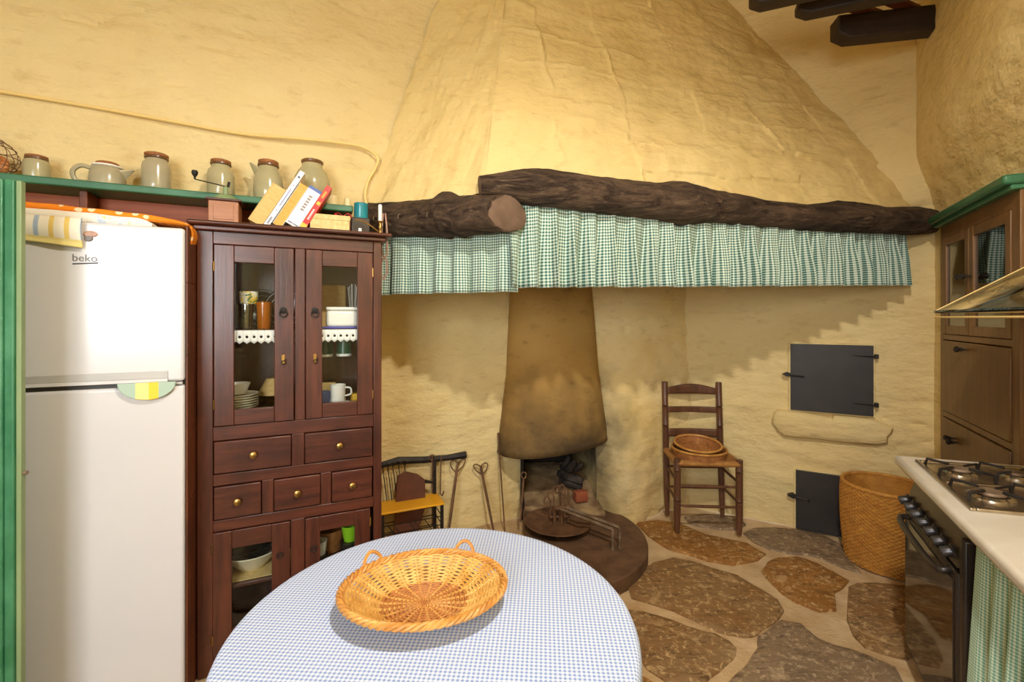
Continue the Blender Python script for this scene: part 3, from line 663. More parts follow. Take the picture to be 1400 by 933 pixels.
# pot holder hanging under the freezer handle, magnet, towels
ph = thing('pot_holder', 'half round lemon yellow and sage quilted pot holder at the freezer handle', 'pot holder', LF.p(pa(200, FD+.03, 527), FD+.018, 1.137), rzL)
n = 24; arc = [(.092*math.cos(PI+PI*k/n), .092*.72*math.sin(PI+PI*k/n)) for k in range(n+1)]
m = MB().prism(arc, -.004, .004); m.M = Matrix.Identity(4)
o = m.build('pad', 'lemon', ph, bevel=.002); o.rotation_euler = (PI/2, 0, 0)
o = MB().tube([(x, y, 0) for x, y in arc], .005, 8).build('piping', 'lemon', ph); o.rotation_euler = (PI/2, 0, 0)
a_, z_ = LF.pix(126, 322, FD)
mg = thing('fridge_magnet', 'little brown mushroom shaped magnet on the freezer door by the hanging towel', 'magnet', LF.p(a_, FD, z_), rzL)
m = MB().prism([(.022*math.cos(t)-.004, .012*math.sin(t)+.005) for t in [2*PI*k/16 for k in range(16)]], 0, .006); o = m.build('cap', 'twine', mg, bevel=.002); o.rotation_euler = (PI/2, 0, 0)
m = MB().prism([(.013*math.cos(t)-.010, .012*math.sin(t)-.013) for t in [2*PI*k/16 for k in range(16)]], 0, .006); o = m.build('stalk', 'logo', mg, bevel=.002); o.rotation_euler = (PI/2, 0, 0)
FT = 1.778
def towel(name, label, mat, x0, x1, y0, y1, z0, th, seed, hang=0, hx=None, sag=0):
    r = thing(name, label, 'cloth', LF.p(FA, FD, 0), rzL)
    W = x1-x0
    def top(u, v): return (x0+W*u, y0+(y1-y0)*v, z0+th+sag*u*u+.005*noise.noise(Vector((u*6, v*5, seed)))-.004*(2*abs(v-.5))**6-.5*th*(2*abs(u-.5))**10)
    def bot(u, v): return (x0+W*u, y0+(y1-y0)*v, z0+sag*u*u*.9)
    m = MB().grid(top, 40, 14, lambda u, v: (u*W, v*(y1-y0)+.03)); m.grid(bot, 40, 14)
    m.grid(lambda u, v: tuple(Vector(bot(u, 0)).lerp(Vector(top(u, 0)), v)+Vector((0, -.010*math.sin(PI*v), 0))), 40, 5, lambda u, v: (u*W, .03+v*.03))
    m.grid(lambda u, v: tuple(Vector(bot(u, 1)).lerp(Vector(top(u, 1)), v)), 40, 3)
    m.grid(lambda u, v: tuple(Vector(bot(0, u)).lerp(Vector(top(0, u)), v)), 14, 3)
    m.grid(lambda u, v: tuple(Vector(bot(1, u)).lerp(Vector(top(1, u)), v)), 14, 3)
    m.build('folded_cloth', mat, r)
    if hang:
        h0, h1 = hx
        m = MB().grid(lambda u, v: (h0+(h1-h0)*u, y0-.016-.012*math.sin(PI*min(1, v*1.2))-.004*math.sin(u*9+v), z0+th*.9-(hang+.035*(1-u)*0+.03*u)*v), 30, 16, lambda u, v: (u*(h1-h0), (1-v)*hang))
        m.build('hanging_flap', mat, r, solid=.008)
    return r
towel('floral_cloth', 'pale floral folded cloth on top of the fridge under the orange one', 'floral', -.60, -.115, .03, .32, FT+.008, .040, 3, sag=-.012)
towel('polka_cloth', 'orange polka dot cloth folded on top of the pale floral cloth', 'orange', -.60, .005, .06, .34, FT+.046, .030, 5, sag=-.030)
towel('tea_towel', 'cream tea towel with blue and yellow stripes hanging over the freezer door', 'stripes', -.60, -.33, .0, .16, FT+.0, .010, 7, hang=.085, hx=(-.60, -.325))

pf = MB().grid(lambda u, v: (.008+.006*math.sin(v*5), .07+.16*u*(1-.2*v), FT+.020-.11*v*(1-.25*u)), 10, 12, lambda u, v: (u*.16, v*.11)).build('hanging_corner', 'orange', [o_ for o_ in COL.objects if o_.name == 'polka_cloth'][0], solid=.006)
# brown partition between fridge and cupboard
pt = lroot('wooden_partition', 'brown boarded wooden partition standing in the gap between fridge and cupboard', 'partition', -.826, 0, 0)
for i, (z0, z1) in enumerate(((LOW, .30), (.302, .62), (.622, .93), (.932, 1.24), (1.242, 1.55), (1.552, 1.79))):
    bx(-.003, .003, -.565, -.05, z0, z1).build('board', 'plank' if i % 2 else 'plank_red' if i == 5 else 'plank', pt, bevel=.001)

# ================================================================== CUPBOARD
CW, CD = .815, .40
CA = -.818
cu = lroot('glazed_cupboard', 'dark mahogany cupboard with four glazed doors and five drawers', 'cupboard', CA, .42, 0)
def cp(name, mat, *b, parent=None, bevel=.003): return bx(*b).build(name, mat, parent or cu, bevel=bevel)
cp('side_panel', 'maho_v', 0, .02, .022, CD, LOW+.04, 1.80); cp('side_panel', 'maho_v', CW-.02, CW, .022, CD, LOW+.04, 1.80)
cp('back_panel', 'maho_in', .02, CW-.02, CD-.012, CD, LOW+.04, 1.80)
cp('post', 'maho_v', 0, .062, 0, .022, LOW, 1.80); cp('post', 'maho_v', CW-.042, CW, 0, .022, LOW, 1.80)
for x0, x1 in ((0, .045), (CW-.045, CW)): cp('rear_foot', 'maho_v', x0, x1, CD-.04, CD, LOW, LOW+.04)
cp('crown_board', 'maho_h', -.032, CW+.05, -.045, CD+.005, 1.822, 1.843, bevel=.009)
cp('crown_board', 'maho_h', -.012, CW+.022, -.022, CD, 1.80, 1.822, bevel=.006)
for z0, z1 in ((1.742, 1.80), (.832, .897), (.623, .676), (.412, .464), (LOW+.03, -.152)): cp('rail', 'maho_h', .062, CW-.042, 0, .022, z0, z1)
cp('mullion', 'maho_v', .402, .448, .001, .022, .897, 1.742); cp('mullion', 'maho_v', .388, .445, .001, .022, .676, .832)
cp('mullion', 'maho_v', .260, .310, .001, .022, .464, .623); cp('mullion', 'maho_v', .519, .568, .001, .022, .464, .623)
cp('mullion', 'maho_v', .384, .446, .001, .022, -.152, .412)
for z in (1.325, .875, .44, .120, -.16): cp('shelf', 'maho_h', .02, CW-.02, .03, CD-.012, z, z+.018)
cp('dust_panel', 'maho_in', .02, CW-.02, .03, CD-.012, .64, .655)
def glazed(x0, x1, z0, z1, gx0, gx1, gz0, gz1, side, low=False):
    d = bx(x0, gx0, -.006, .018, z0, z1).box(gx1, x1, -.006, .018, z0, z1).build('door', 'maho_v', cu, bevel=.003)
    bx(gx0, gx1, -.005, .017, z0, gz0).build('rail', 'maho_h', d, bevel=.003); bx(gx0, gx1, -.005, .017, gz1, z1).build('rail', 'maho_h', d, bevel=.003)
    bx(gx0-.004, gx1+.004, .006, .009, gz0-.004, gz1+.004).build('pane', 'glass', d)
    hx = x0+.0 if side > 0 else x1
    for z in ((z0+.12*(z1-z0)), (z1-.12*(z1-z0))): tb([(hx, -.007, z-.022), (hx, -.007, z+.022)], .004, 8).build('hinge', 'brass', d)
    kx = (gx1+x1)/2-.004 if side > 0 else (gx0+x0)/2+.004
    if low: tb([(kx+.013*math.cos(t), -.012, .255+.013*math.sin(t)) for t in [2*PI*q/14 for q in range(14)]], .003, 6, closed=True).build('ring_handle', 'iron', d); return d
    zr, zk = 1.425, 1.20
    o = lt([(.0, 0), (.017, .0), (.017, .003), (.008, .006), (.005, .012), (.0, .012)], 16, caps=False).build('handle_plate', 'iron', d); o.location = (kx, -.006, zr+.012); o.rotation_euler = (PI/2, 0, 0)
    o = MB().tube([(.016*math.cos(t), .016*math.sin(t), 0) for t in [2*PI*q/18 for q in range(18)]], .0035, 7, closed=True).build('ring_handle', 'iron', d); o.location = (kx, -.017, zr-.004); o.rotation_euler = (PI/2-.15, 0, 0)
    bx(kx-.008, kx+.008, -.009, -.005, zk-.022, zk+.022).build('keyhole_plate', 'brass', d, bevel=.002)
    o = MB().tube([(.010*math.cos(t), .010*math.sin(t), 0) for t in [2*PI*q/12 for q in range(12)]], .0022, 6, closed=True).tube([(0, .008, 0), (0, .018, .012)], .0022, 6).build('key', 'iron', d); o.location = (kx+.002, -.020, zk-.016); o.rotation_euler = (PI/2-.2, .5, .3)
    return d
glazed(.066, .398, .900, 1.739, .146, .313, .972, 1.660, 1)
glazed(.451, .770, .900, 1.739, .526, .693, .972, 1.660, -1)
glazed(.060, .381, -.15, .408, .137, .302, -.05, .325, 1, True)
glazed(.449, .757, -.15, .408, .516, .680, -.05, .335, -1, True)
def drawer(x0, x1, z0, z1):
    d = bx(x0, x1, -.007, .017, z0, z1).build('drawer', 'maho_h', cu, bevel=.004)
    o = lt([(.006, 0), (.006, .008), (.0135, .011), (.0165, .016), (.015, .022), (.009, .025), (.0, .0255)], 18, caps=False).build('knob', 'brass', d); o.location = ((x0+x1)/2, -.006, (z0+z1)/2); o.rotation_euler = (PI/2, 0, 0)
for q in ((.066, .386, .681, .828), (.447, .768, .681, .828), (.066, .257, .469, .619), (.312, .517, .469, .619), (.571, .766, .469, .619)): drawer(*q)
# lace strip on the upper shelf edge
m = MB()
nl = 25
for k in range(nl):
    x0, x1 = .03+k*.030, .03+(k+1)*.030; zb = 1.335
    pts = [(x0, zb+.006), (x1, zb+.006)]+[((x0+x1)/2+.015*math.cos(t), zb-.047-.012*math.sin(t)) for t in [PI*q/6 for q in range(7)]]
    cx, cz = (x0+x1)/2, zb-.026
    hole = [(cx+.0065*math.cos(t), cz+.0065*math.sin(t)) for t in [2*PI*q/8 for q in range(8)]]
    outer = [(x0, zb+.006), (cx, zb+.006), (x1, zb+.006), (x1, cz), (x1, zb-.047), (cx, zb-.059), (x0, zb-.047), (x0, cz)]
    order = [5, 4, 3, 2, 1, 0, 7, 6]; hh = [hole[i] for i in (3, 2, 1, 0, 7, 6, 5, 4)]
    vs = [(x, .0275, z) for x, z in outer]+[(x, .0275, z) for x, z in hh]
    m.add(vs, [(i, (i+1) % 8, 8+(i+1) % 8, 8+i) for i in range(8)])
m.build('lace_edging', 'lace', cu, solid=.001)['label'] = 'white scalloped lace edging'

def cw(x, y, z): return cu.matrix_basis @ Vector((x, y, z))
def put(mb, name, mat, label, cat, x, y, z, group=None, rz=0, rot=None, **kw):
    return one(mb, name, mat, label, cat, cw(x, y, z), rzL+rz, group, rot, **kw)
def cup_prof(r0, r1, h, t=.0025): return [(r0*.9, 0), (r0, .002), (r1, h), (r1-t, h), (r0-t, .006), (.001, .005)]
ZU, ZL, ZB = 1.344, .894, .139
put(lt(cup_prof(.030, .036, .135), 24, caps=False), 'amber_tumbler', 'amber', 'tall amber glass tumbler on the laced cupboard shelf', 'glass', .262, .10, ZU)
for i, (x, y) in enumerate(((.185, .10), (.20, .19), (.31, .17), (.125, .25))): put(lt(cup_prof(.027, .033, .125), 20, caps=False), 'clear_tumbler', 'clear', 'clear glass tumbler on the laced cupboard shelf by the amber one', 'glass', x, y, ZU, 'clear tumblers in the cupboard')
m = lt([(.028, .075), (.034, .078), (.034, .126), (.028, .126)], 20, caps=False)
for i, (x, r) in enumerate(((.235, .3), (.345, .3))):
    o = thing('glass_plate', 'dark smoked glass plate propped upright against the cupboard back', 'plate', cw(x, .345-.045*i, ZU), rzL, 'smoked plates in the cupboard')
    q = lt([(.001, 0), (.06, .002), (.085, .012), (.105, .02), (.105, .023), (.083, .016), (.06, .006), (.001, .004)], 32, caps=False).build('dish', 'smoke', o); q.location = (0, 0, .106); q.rotation_euler = (PI/2-.18, 0, 0)
    for rr in (.04, .07, .095):
        q = tb([(rr*math.cos(t), rr*math.sin(t), .008+.012*smooth(.05, .1, rr)) for t in [2*PI*k/30 for k in range(30)]], .0022, 6, closed=True).build('ring_ridge', 'fridge_grey', o); q.location = (0, 0, .106); q.rotation_euler = (PI/2-.18, 0, 0)
def pattern_pot():
    t = NT('fruit_painted_glaze'); v = t.coord(); n1 = t.noise(v, 26, 2); n2 = t.noise(v, 34, 2, .5, 1)
    return t.done(t.mix(t.ramp(n2, .55, .6), t.mix(t.ramp(n1, .5, .55), srgb(238, 232, 210), srgb(232, 190, 40)), srgb(60, 110, 70)), .3)
M['fruit'] = pattern_pot()
put(lt([(.036, 0), (.04, .004), (.043, .06), (.043, .064), (.04, .064), (.037, .006), (.001, .006)], 24, caps=False), 'painted_bowl', 'fruit', 'fruit painted bowl set on a glass behind the tumblers', 'bowl', .185, .19, ZU+.126)
# plates, bowls
for i in range(6): put(lt([(.05, 0), (.055, .002), (.098, .022), (.098, .025), (.053, .006), (.001, .006)], 32, caps=False), 'cream_plate', 'cream', 'cream plate in the stack on the lower cupboard shelf', 'plate', .135, .16, ZL+.012*i+.045, 'stacked cream plates')
put(lt([(.05, 0), (.056, .003), (.082, .045), (.079, .045), (.05, .006), (.001, .006)], 28, caps=False), 'cream_bowl', 'cream', 'cream bowl under the stack of plates on the lower cupboard shelf', 'bowl', .135, .16, ZL)
put(lt([(.035, 0), (.042, .003), (.062, .055), (.059, .055), (.04, .006), (.001, .006)], 28, caps=False), 'white_bowl', 'paint_white', 'white bowl on top of the stacked cream plates', 'bowl', .135, .16, ZL+.012*5+.045+.021)
put(lt([(.085, 0), (.087, .0), (.045, .085), (.001, .088)], 26, caps=False), 'brown_cover', 'paper', 'beige cone shaped food cover behind the stacked plates', 'food cover', .30, .30, ZL+.098)
for i in range(4): put(lt([(.055, 0), (.06, .002), (.088, .022), (.086, .024), (.056, .005), (.001, .005)], 26, caps=False), 'glass_dish', 'clear', 'clear glass dish stacked on the lower cupboard shelf', 'dish', .29, .285, ZL+.024*i, 'stacked glass dishes')
put(lt([(.03, 0), (.036, .002), (.043, .036), (.040, .036), (.034, .006), (.001, .005)], 24, caps=False), 'amber_bowl', 'amber', 'small amber bowl beside the stacked cream plates', 'bowl', .262, .10, ZL)
m = put(bx(-.032, .032, -.03, .03, 0, .15), 'lilac_carton', 'enamel', 'pale carton standing at the right of the glass dishes', 'carton', .362, .13, ZL, bevel=.003)
# right half
put(bx(-.095, .095, -.06, .06, 0, .010), 'blue_tray', 'blue_tray', 'blue enamel tray under the white butter dish', 'tray', .615, .12, ZU, bevel=.004)
k = thing('butter_dish', 'white lidded dish on the blue tray in the cupboard', 'dish', cw(.625, .12, ZU+.010), rzL)
bx(-.078, .078, -.05, .05, 0, .085).build('box', 'paint_white', k, bevel=.014, seg=3); bx(-.081, .081, -.053, .053, .086, .104).build('lid', 'paint_white', k, bevel=.008, seg=3)
put(bx(-.09, .06, -.008, .008, 0, .245), 'cutting_board', 'paper', 'pale wooden board leaning behind the white butter dish', 'cutting board', .60, .33, ZU, bevel=.012)
sw = thing('straw_cup', 'white cup holding a bunch of thin white straws', 'cup', cw(.70, .28, ZU), rzL)
lt(cup_prof(.028, .032, .10), 20, caps=False).build('cup', 'paint_white', sw)
for i in range(9): tb([(.012*math.cos(i), .012*math.sin(i), .01), (.034*math.cos(i), .03*math.sin(i*1.7), .23+.01*(i % 3))], .002, 5).build('straw', 'paint_white', sw)
for i, x in enumerate((.535, .632)):
    k = thing('green_mug', 'dark green mug hanging upside down under the laced shelf', 'mug', cw(x+.01, .20, 1.325), rzL, 'hanging green mugs')
    lt([(.001, -.042), (.034, -.042), (.038, -.046), (.040, -.125), (.037, -.125), (.034, -.05), (.001, -.048)], 22, caps=False).build('mug_body', 'green_glaze', k); lt([(.040, -.120), (.042, -.124), (.040, -.134), (.037, -.134), (.037, -.124)], 22, caps=False).build('rim', 'paint_white', k)
    tb([(0, 0, 0), (0, 0, -.044)], .003, 6).build('hook', 'iron', k)
for i in range(2):
    k = thing('white_mug', ('lower white mug of the two stacked in the cupboard', 'upper white mug of the two stacked in the cupboard')[i], 'mug', cw(.605, .11, ZL+.075*i), rzL)
    lt(cup_prof(.036, .040, .078, .003), 24, caps=False).build('mug_body', 'paint_white', k)
    tb(spline([(.036, -.008, .062), (.062, -.016, .058), (.064, -.017, .028), (.036, -.008, .018)], 5), .0045, 7).build('handle', 'paint_white', k)
put(bx(-.03, .03, -.03, .03, 0, .10), 'yellow_carton', 'bk_yellow', 'yellow food carton beside the stacked white mugs', 'carton', .705, .13, ZL, rz=.1, bevel=.002)
put(bx(-.035, .035, -.02, .02, 0, .12), 'blue_packet', 'bk_blue', 'blue and white food packet at the left of the white mugs', 'packet', .530, .13, ZL, rz=.2, bevel=.004)
put(bx(-.05, .05, -.02, .02, 0, .15), 'cream_packet', 'card', 'cream paper packet behind the blue packet', 'packet', .55, .23, ZL, rz=-.2, bevel=.004)
# lower compartments
put(bx(.0, .35, -.12, .12, 0, .004), 'shelf_mat', 'card', 'patterned cream shelf mat under the big bowl', 'mat', .03, .17, ZB)
put(lt([(.06, 0), (.065, .004), (.10, .04), (.135, .085), (.14, .09), (.136, .094), (.128, .086), (.06, .01), (.001, .01)], 36, caps=False), 'big_cream_bowl', 'cream', 'big cream mixing bowl behind the lower left glazed door', 'bowl', .20, .18, ZB+.004)
for i in range(2): put(lt([(.05, 0), (.055, .003), (.11, .06), (.113, .07), (.110, .07), (.052, .006), (.001, .006)], 30, caps=False), 'glass_bowl', 'clear', 'clear glass bowl nested in the big cream bowl', 'bowl', .20, .18, ZB+.031+.02*i, 'glass bowls in the cream bowl')
kb = put(lt([(.06, 0), (.075, .0), (.10, .12), (.097, .12), (.07, .01), (.001, .01)], 28, caps=False), 'brown_basket', 'wicker_old', 'round brown basket behind the lower right glazed door', 'basket', .56, .22, ZB)
put(lt(cup_prof(.03, .045, .085), 24, caps=False), 'lime_cup', 'lime', 'bright lime green plastic cup behind the lower right glazed door', 'cup', .665, .10, ZB+.075)
put(lt([(.05, 0), (.05, .075)], 24), 'storage_tin', 'smoke', 'dark tin under the lime green cup', 'tin', .665, .10, ZB)
put(lt(cup_prof(.03, .038, .07), 24, caps=False), 'white_cup', 'paint_white', 'white cup standing in front of the brown basket', 'cup', .515, .085, ZB+.04)
put(lt([(.04, 0), (.04, .04)], 24), 'storage_tin', 'smoke', 'dark tin under the white cup', 'tin', .515, .085, ZB)

# ---- things on the cupboard top
ZT = 1.843
g = thing('coffee_grinder', 'old box coffee grinder with long iron crank on the cupboard corner', 'coffee grinder', cw(.092, .14, ZT), rzL+.0)
bx(-.072, .072, -.072, .072, 0, .012).build('base_board', 'coffee_box', g, bevel=.003)
b = bx(-.062, .062, -.062, .062, .012, .118).build('box', 'coffee_box', g, bevel=.003)
bx(-.042, .042, -.0645, -.06, .028, .100).build('drawer_front', 'coffee_box', b, bevel=.002)
bx(-.074, .074, -.074, .074, .118, .128).build('top_plate', 'maho_h', g, bevel=.003)
lt([(.055, .128), (.048, .145), (.030, .158), (.012, .164), (.010, .20)], 24).build('dome', 'green_pale', g)
c = tb([(.01, 0, .20), (-.03, -.02, .203), (-.115, -.06, .208)], .004, 6, flat=.6).build('crank', 'iron', g)
lt([(.004, 0), (.005, .012), (.010, .018), (.014, .03), (.011, .04), (.0, .043)], 14, c=(-.115, -.06, .208), caps=False).build('crank_knob', 'iron', c)
tb([(.01, 0, .20), (.015, -.004, .225)], .006, 8).build('axle', 'iron', g)
# leaning books: a = along cupboard, thickness, height, lean
def book(x, th, h_, dep, cover, label, spine=True, bars=(), z=ZT, lean=.52):
    r = thing('book', label, 'book', cw(x, .03, z), 0); r.rotation_euler = Matrix.Rotation(rzL, 3, 'Z').to_4x4().to_euler()
    r.matrix_world = Matrix.Translation(cw(x, .03, z)) @ Matrix.Rotation(rzL, 4, 'Z') @ Matrix.Rotation(lean, 4, 'Y') @ Matrix.Scale(KL, 4)
    if spine:
        m = bx(-th, 0, 0, .0025, 0, h_).box(-th, -th+.002, .0025, dep, 0, h_).box(-.002, 0, .0025, dep, 0, h_); m.build('cover', cover, r, bevel=.0008)
        bx(-th+.002, -.002, .003, dep-.004, .003, h_-.003).build('pages', 'paper', r)
    else:
        bx(-th, 0, .0, dep, 0, h_).build('pages', cover, r, bevel=.001)
        bx(-th-.0015, -th, -.003, dep, 0, h_+.003).box(0, .0015, -.003, dep, 0, h_+.003).build('cover', 'bk_white' if cover == 'paper_yellow' else 'card', r)
    for (u0, u1, v0, v1, mt) in bars: bx(-th+th*u0, -th+th*u1, -.0008, .0, h_*v0, h_*v1).build('spine_print', mt, r)
    return r
def letters(u0, u1, v0, v1, n, mt): return [(u0, u1, v0+(v1-v0)*i/n, v0+(v1-v0)*(i+.62)/n, mt) for i in range(n)]
bk = lambda px_, py_: LF.pix(px_, py_, .39)[0]-CA
book(bk(357, 304), .062, .215, .13, 'paper', 'thick old book with its page edges facing out, first from the coffee grinder', False)
book(bk(367, 306), .024, .325, .15, 'bk_white', 'tall white paperback with thin blue lettering on its spine', True, letters(.3, .7, .04, .16, 6, 'ink')+letters(.38, .66, .36, .68, 14, 'bk_blue')+[(.42, .6, .27, .285, 'ink'), (.42, .6, .735, .75, 'ink'), (.3, .7, .88, .91, 'ink')])
book(bk(384, 308), .040, .245, .14, 'paper_yellow', 'yellowed book with its page edges facing out between the two white books', False)
book(bk(407, 310), .062, .225, .14, 'bk_white', 'thick white book with pale vertical letters and a blue top band', True, [(0, 1, .93, 1, 'bk_blue')]+letters(.36, .62, .40, .82, 6, 'ink_grey')+letters(.5, .9, .04, .075, 1, 'ink')+letters(.1, .45, .04, .075, 1, 'ink'))
book(bk(417, 312), .028, .255, .13, 'bk_red', 'slim red paperback with yellow print leaning last in the row', True, [(0, 1, 0, .10, 'bk_yellow'), (.2, .8, .55, .62, 'bk_yellow')]+letters(.3, .7, .72, .88, 5, 'bk_yellow')+letters(.3, .6, .2, .45, 7, 'bk_white'))
x = LF.pix(451, 312, .36)[0]-CA
k = thing('cardboard_box', 'cream marbled cardboard box with lid beside the leaning books', 'box', cw(x, .085, ZT), rzL)
bx(-.094, .094, -.05, .05, 0, .066).build('box_body', 'card', k, bevel=.002); bx(-.097, .097, -.053, .053, .060, .086).build('lid', 'card', k, bevel=.002)
rb = thing('ribbon_bow', 'crumpled red ribbon bow lying on the cardboard box', 'ribbon', cw(x+.065, .085, ZT+.086), rzL)
for s in (-1, 1): tb(spline([(0, 0, .006), (s*.022, .006, .024), (s*.04, 0, .014), (s*.02, -.008, .004), (0, 0, .006)], 5), .006, 7, flat=.4).build('loop', 'red', rb)
tb([(-.05, .0, .003), (0, 0, .006), (.05, -.005, .003)], .005, 6, flat=.5).build('tail', 'red', rb)
x = LF.pix(493, 316, .37)[0]-CA
k = thing('smoked_holder', 'dark smoked square holder carrying the teal candle', 'candle holder', cw(x, .085, ZT), rzL)
bx(-.046, .046, -.046, .046, 0, .086).build('holder_box', 'smoke', k, bevel=.004)
bx(-.012, .004, -.0475, -.046, .006, .030).build('paper_tag', 'bk_white', k)
k = thing('teal_candle', 'teal green candle in a glass on the dark holder', 'candle', cw(x+.006, .085, ZT+.086), rzL)
lt([(.034, 0), (.036, .004), (.036, .082), (.034, .084), (.033, .080), (.001, .078)], 26, caps=False).build('candle_body', 'teal', k); tb([(0, 0, .077), (0, 0, .088)], .001, 5).build('wick', 'iron', k)
one(tb(spline([cw(x-.03, -.005, ZT+.062), cw(x+.01, -.012, ZT+.055), cw(x+.05, -.02, ZT+.03), cw(x+.085, -.025, ZT+.004)], 5), .0032, 6), 'straw_twig', 'brass', 'thin golden twig leaning against the dark candle holder', 'twig')
x = LF.pix(521, 320, .38)[0]-CA
k = thing('candlestick', 'slim brass candlestick on a round wooden saucer at the cupboard corner', 'candlestick', cw(x, .075, ZT), rzL)
lt([(.030, 0), (.044, .004), (.046, .009), (.040, .010), (.0, .008)], 24, caps=False).build('saucer', 'plank_red', k)
lt([(.016, .008), (.018, .012), (.008, .018), (.006, .03), (.011, .040), (.013, .052), (.008, .062), (.010, .072), (.020, .078), (.021, .081), (.010, .082), (.0, .082)], 20, caps=False).build('stem', 'brass', k)
k2 = thing('taper_candle', 'short white taper candle in the brass candlestick', 'candle', cw(x, .075, ZT+.082), rzL); lt([(.0105, 0), (.0105, .085), (.008, .09), (.0, .09)], 16, caps=False).build('wax', 'wax', k2); tb([(0, 0, .088), (0, 0, .098)], .0009, 5).build('wick', 'iron', k2)
SC[0] = 1.0
# hooks and hanging twine on the side log
def onlog(t): z, r = interp([(0, 1.882, .082), (1, 1.905, .088)], t); p = S0.lerp(S1, t); return Vector((p.x, p.y, z)), r
sd = (S1-S0).normalized(); sn = Vector((sd.y, -sd.x, 0)); sn = sn if sn.y < 0 else -sn
for t in (.93, .86, .70, .52):
    c, r = onlog(t); c = c+sn*r*.95; q = [c, c+sn*.018, c+sn*.030+Vector((0, 0, -.010)), c+sn*.026+Vector((0, 0, -.022)), c+sn*.038+Vector((0, 0, -.020))]
    one(tb(spline(q, 4), .0025, 6), 'screw_hook', 'rust_light', 'little bent metal hook screwed into the side log', 'hook', group='hooks on the side log')
c, r = onlog(.80); c = c+sn*(r+.01)+Vector((0, 0, .01))
tw = thing('twine_chain', 'pinkish loop of knotted twine hanging from the side log', 'twine', c)
tb([(-.006, 0, .0), (-.012, 0, -.06), (-.016, 0, -.12), (-.010, 0, -.20), (.0, 0, -.215), (.012, 0, -.20), (.014, 0, -.12), (.010, 0, -.05), (.004, 0, 0)], .0045, 6, closed=True).build('upper_loop', 'twine', tw)
tb([(0, -.002, -.208), (-.016, 0, -.24), (-.018, 0, -.29), (-.004, 0, -.325), (.012, 0, -.29), (.012, 0, -.235)], .005, 6, closed=True).build('lower_loop', 'twine', tw)
tb([(.0, sn.y*-.02, .004), (0, 0, .006), (.0, 0, -.004)], .004, 6).build('nail', 'iron', tw)

# ================================================================== ROUND TABLE
TC = Vector((-.163, .994, 0)); TR, TZ = .418, .745
t = thing('round_table', 'round wooden dining table hidden under the blue checked cloth', 'table', TC)
lt([(TR-.012, TZ-.028), (TR-.006, TZ-.022), (TR-.006, TZ-.004), (TR-.010, TZ-.002)], 64).build('tabletop', 'plank', t)
lt([(.05, .05), (.055, .3), (.045, .5), (.07, TZ-.028)], 20).build('pedestal', 'plank', t)
for k in range(4):
    a = PI/4+k*PI/2; tb([(math.cos(a)*.04, math.sin(a)*.04, .12), (math.cos(a)*.18, math.sin(a)*.18, .06), (math.cos(a)*.30, math.sin(a)*.30, .022)], [.03, .026, .022], 8).build('foot', 'plank', t)
def cloth(u, v):
    th = 2*PI*u; drop = .52
    s = v*(TR+.012+drop)
    if s <= TR: r, z = s, TZ+.002
    else:
        q = s-TR; b = .022
        if q < b*PI/2: r, z = TR+b*math.sin(q/b)*.55, TZ+.002-b*(1-math.cos(q/b))
        else:
            q -= b*PI/2; k = smooth(0, .5, q)
            r = TR+b*.55+.05*k+.035*k*math.sin(th*13+1.5*math.sin(th*3))+.012*k*math.sin(th*29); z = TZ+.002-b-q*.985
    return (r*math.cos(th), r*math.sin(th), z)
def cuv(u, v): s = v*(TR+.012+.52); th = 2*PI*u; return (s*math.cos(th), s*math.sin(th))
cl = MB().grid(cloth, 300, 90, cuv)
o = one(cl, 'tablecloth', 'cloth_blue', 'white tablecloth with fine blue check draped over the round table', 'tablecloth', TC, math.radians(-4))

# ---- willow tray
def weave_ring(mb, R, Zf, rad, nst, ph, amp, sx, sy, seg=4, ra=0):
    n = nst*seg; pts = []
    for k in range(n):
        a = 2*PI*k/n; d = amp*math.cos(a*nst+ph); Q = R+ra*math.cos(a*nst+ph); pts.append((Q*math.cos(a)*sx, Q*math.sin(a)*sy, Zf+d))
    mb.tube(pts, rad, 5, closed=True)
tr = thing('willow_tray', 'shallow oval honey coloured willow tray with two loop handles on the tablecloth', 'wicker tray', (-.198, 1.028, TZ+.004), math.radians(9))
TS = (1.0, .79)
def trz(r): return .004+.042*smooth(.085, .19, r)
mb = MB(); i = 0; r = .0035
while r < .098: weave_ring(mb, r, trz(r)+.001, .0030, max(7, 16), i*PI, .0020, *TS); r += .0052; i += 1
mb.build('base_weave', 'wicker_dk', tr, kind='stuff')
mb = MB(); i = 0; r = .102
while r < .178: weave_ring(mb, r, trz(r)+.001, .0025, 20, i*PI, .0021, *TS); r += .0041; i += 1
mb.build('side_weave', 'wicker', tr, kind='stuff')
for k in range(20):
    a = 2*PI*(k+.5)/20; rr = [.01, .05, .09, .12, .15, .182]
    tb([(q*math.cos(a)*TS[0], q*math.sin(a)*TS[1], trz(q)+.001) for q in rr], .0034, 6).build('stake', 'wicker', tr)
for k in range(3):
    n = 150; pts = []
    for q in range(n):
        a = 2*PI*q/n; p = 2*PI*k/3+a*22; R = .181+.005*math.cos(p); pts.append((R*math.cos(a)*TS[0], R*math.sin(a)*TS[1], .049+.005*math.sin(p)))
    tb(pts, .0044, 6, closed=True).build('rim_braid', 'wicker_rim', tr)
for ac in (math.radians(134), math.radians(58)):
    pts = []
    for q in range(13):
        f = q/12; a = ac+(f-.5)*.30; R = .184+.006*math.sin(PI*f); pts.append((R*math.cos(a)*TS[0], R*math.sin(a)*TS[1], .050+.028*math.sin(PI*f)**.6))
    tb(pts, .0042, 6).build('loop_handle', 'wicker_rim', tr)

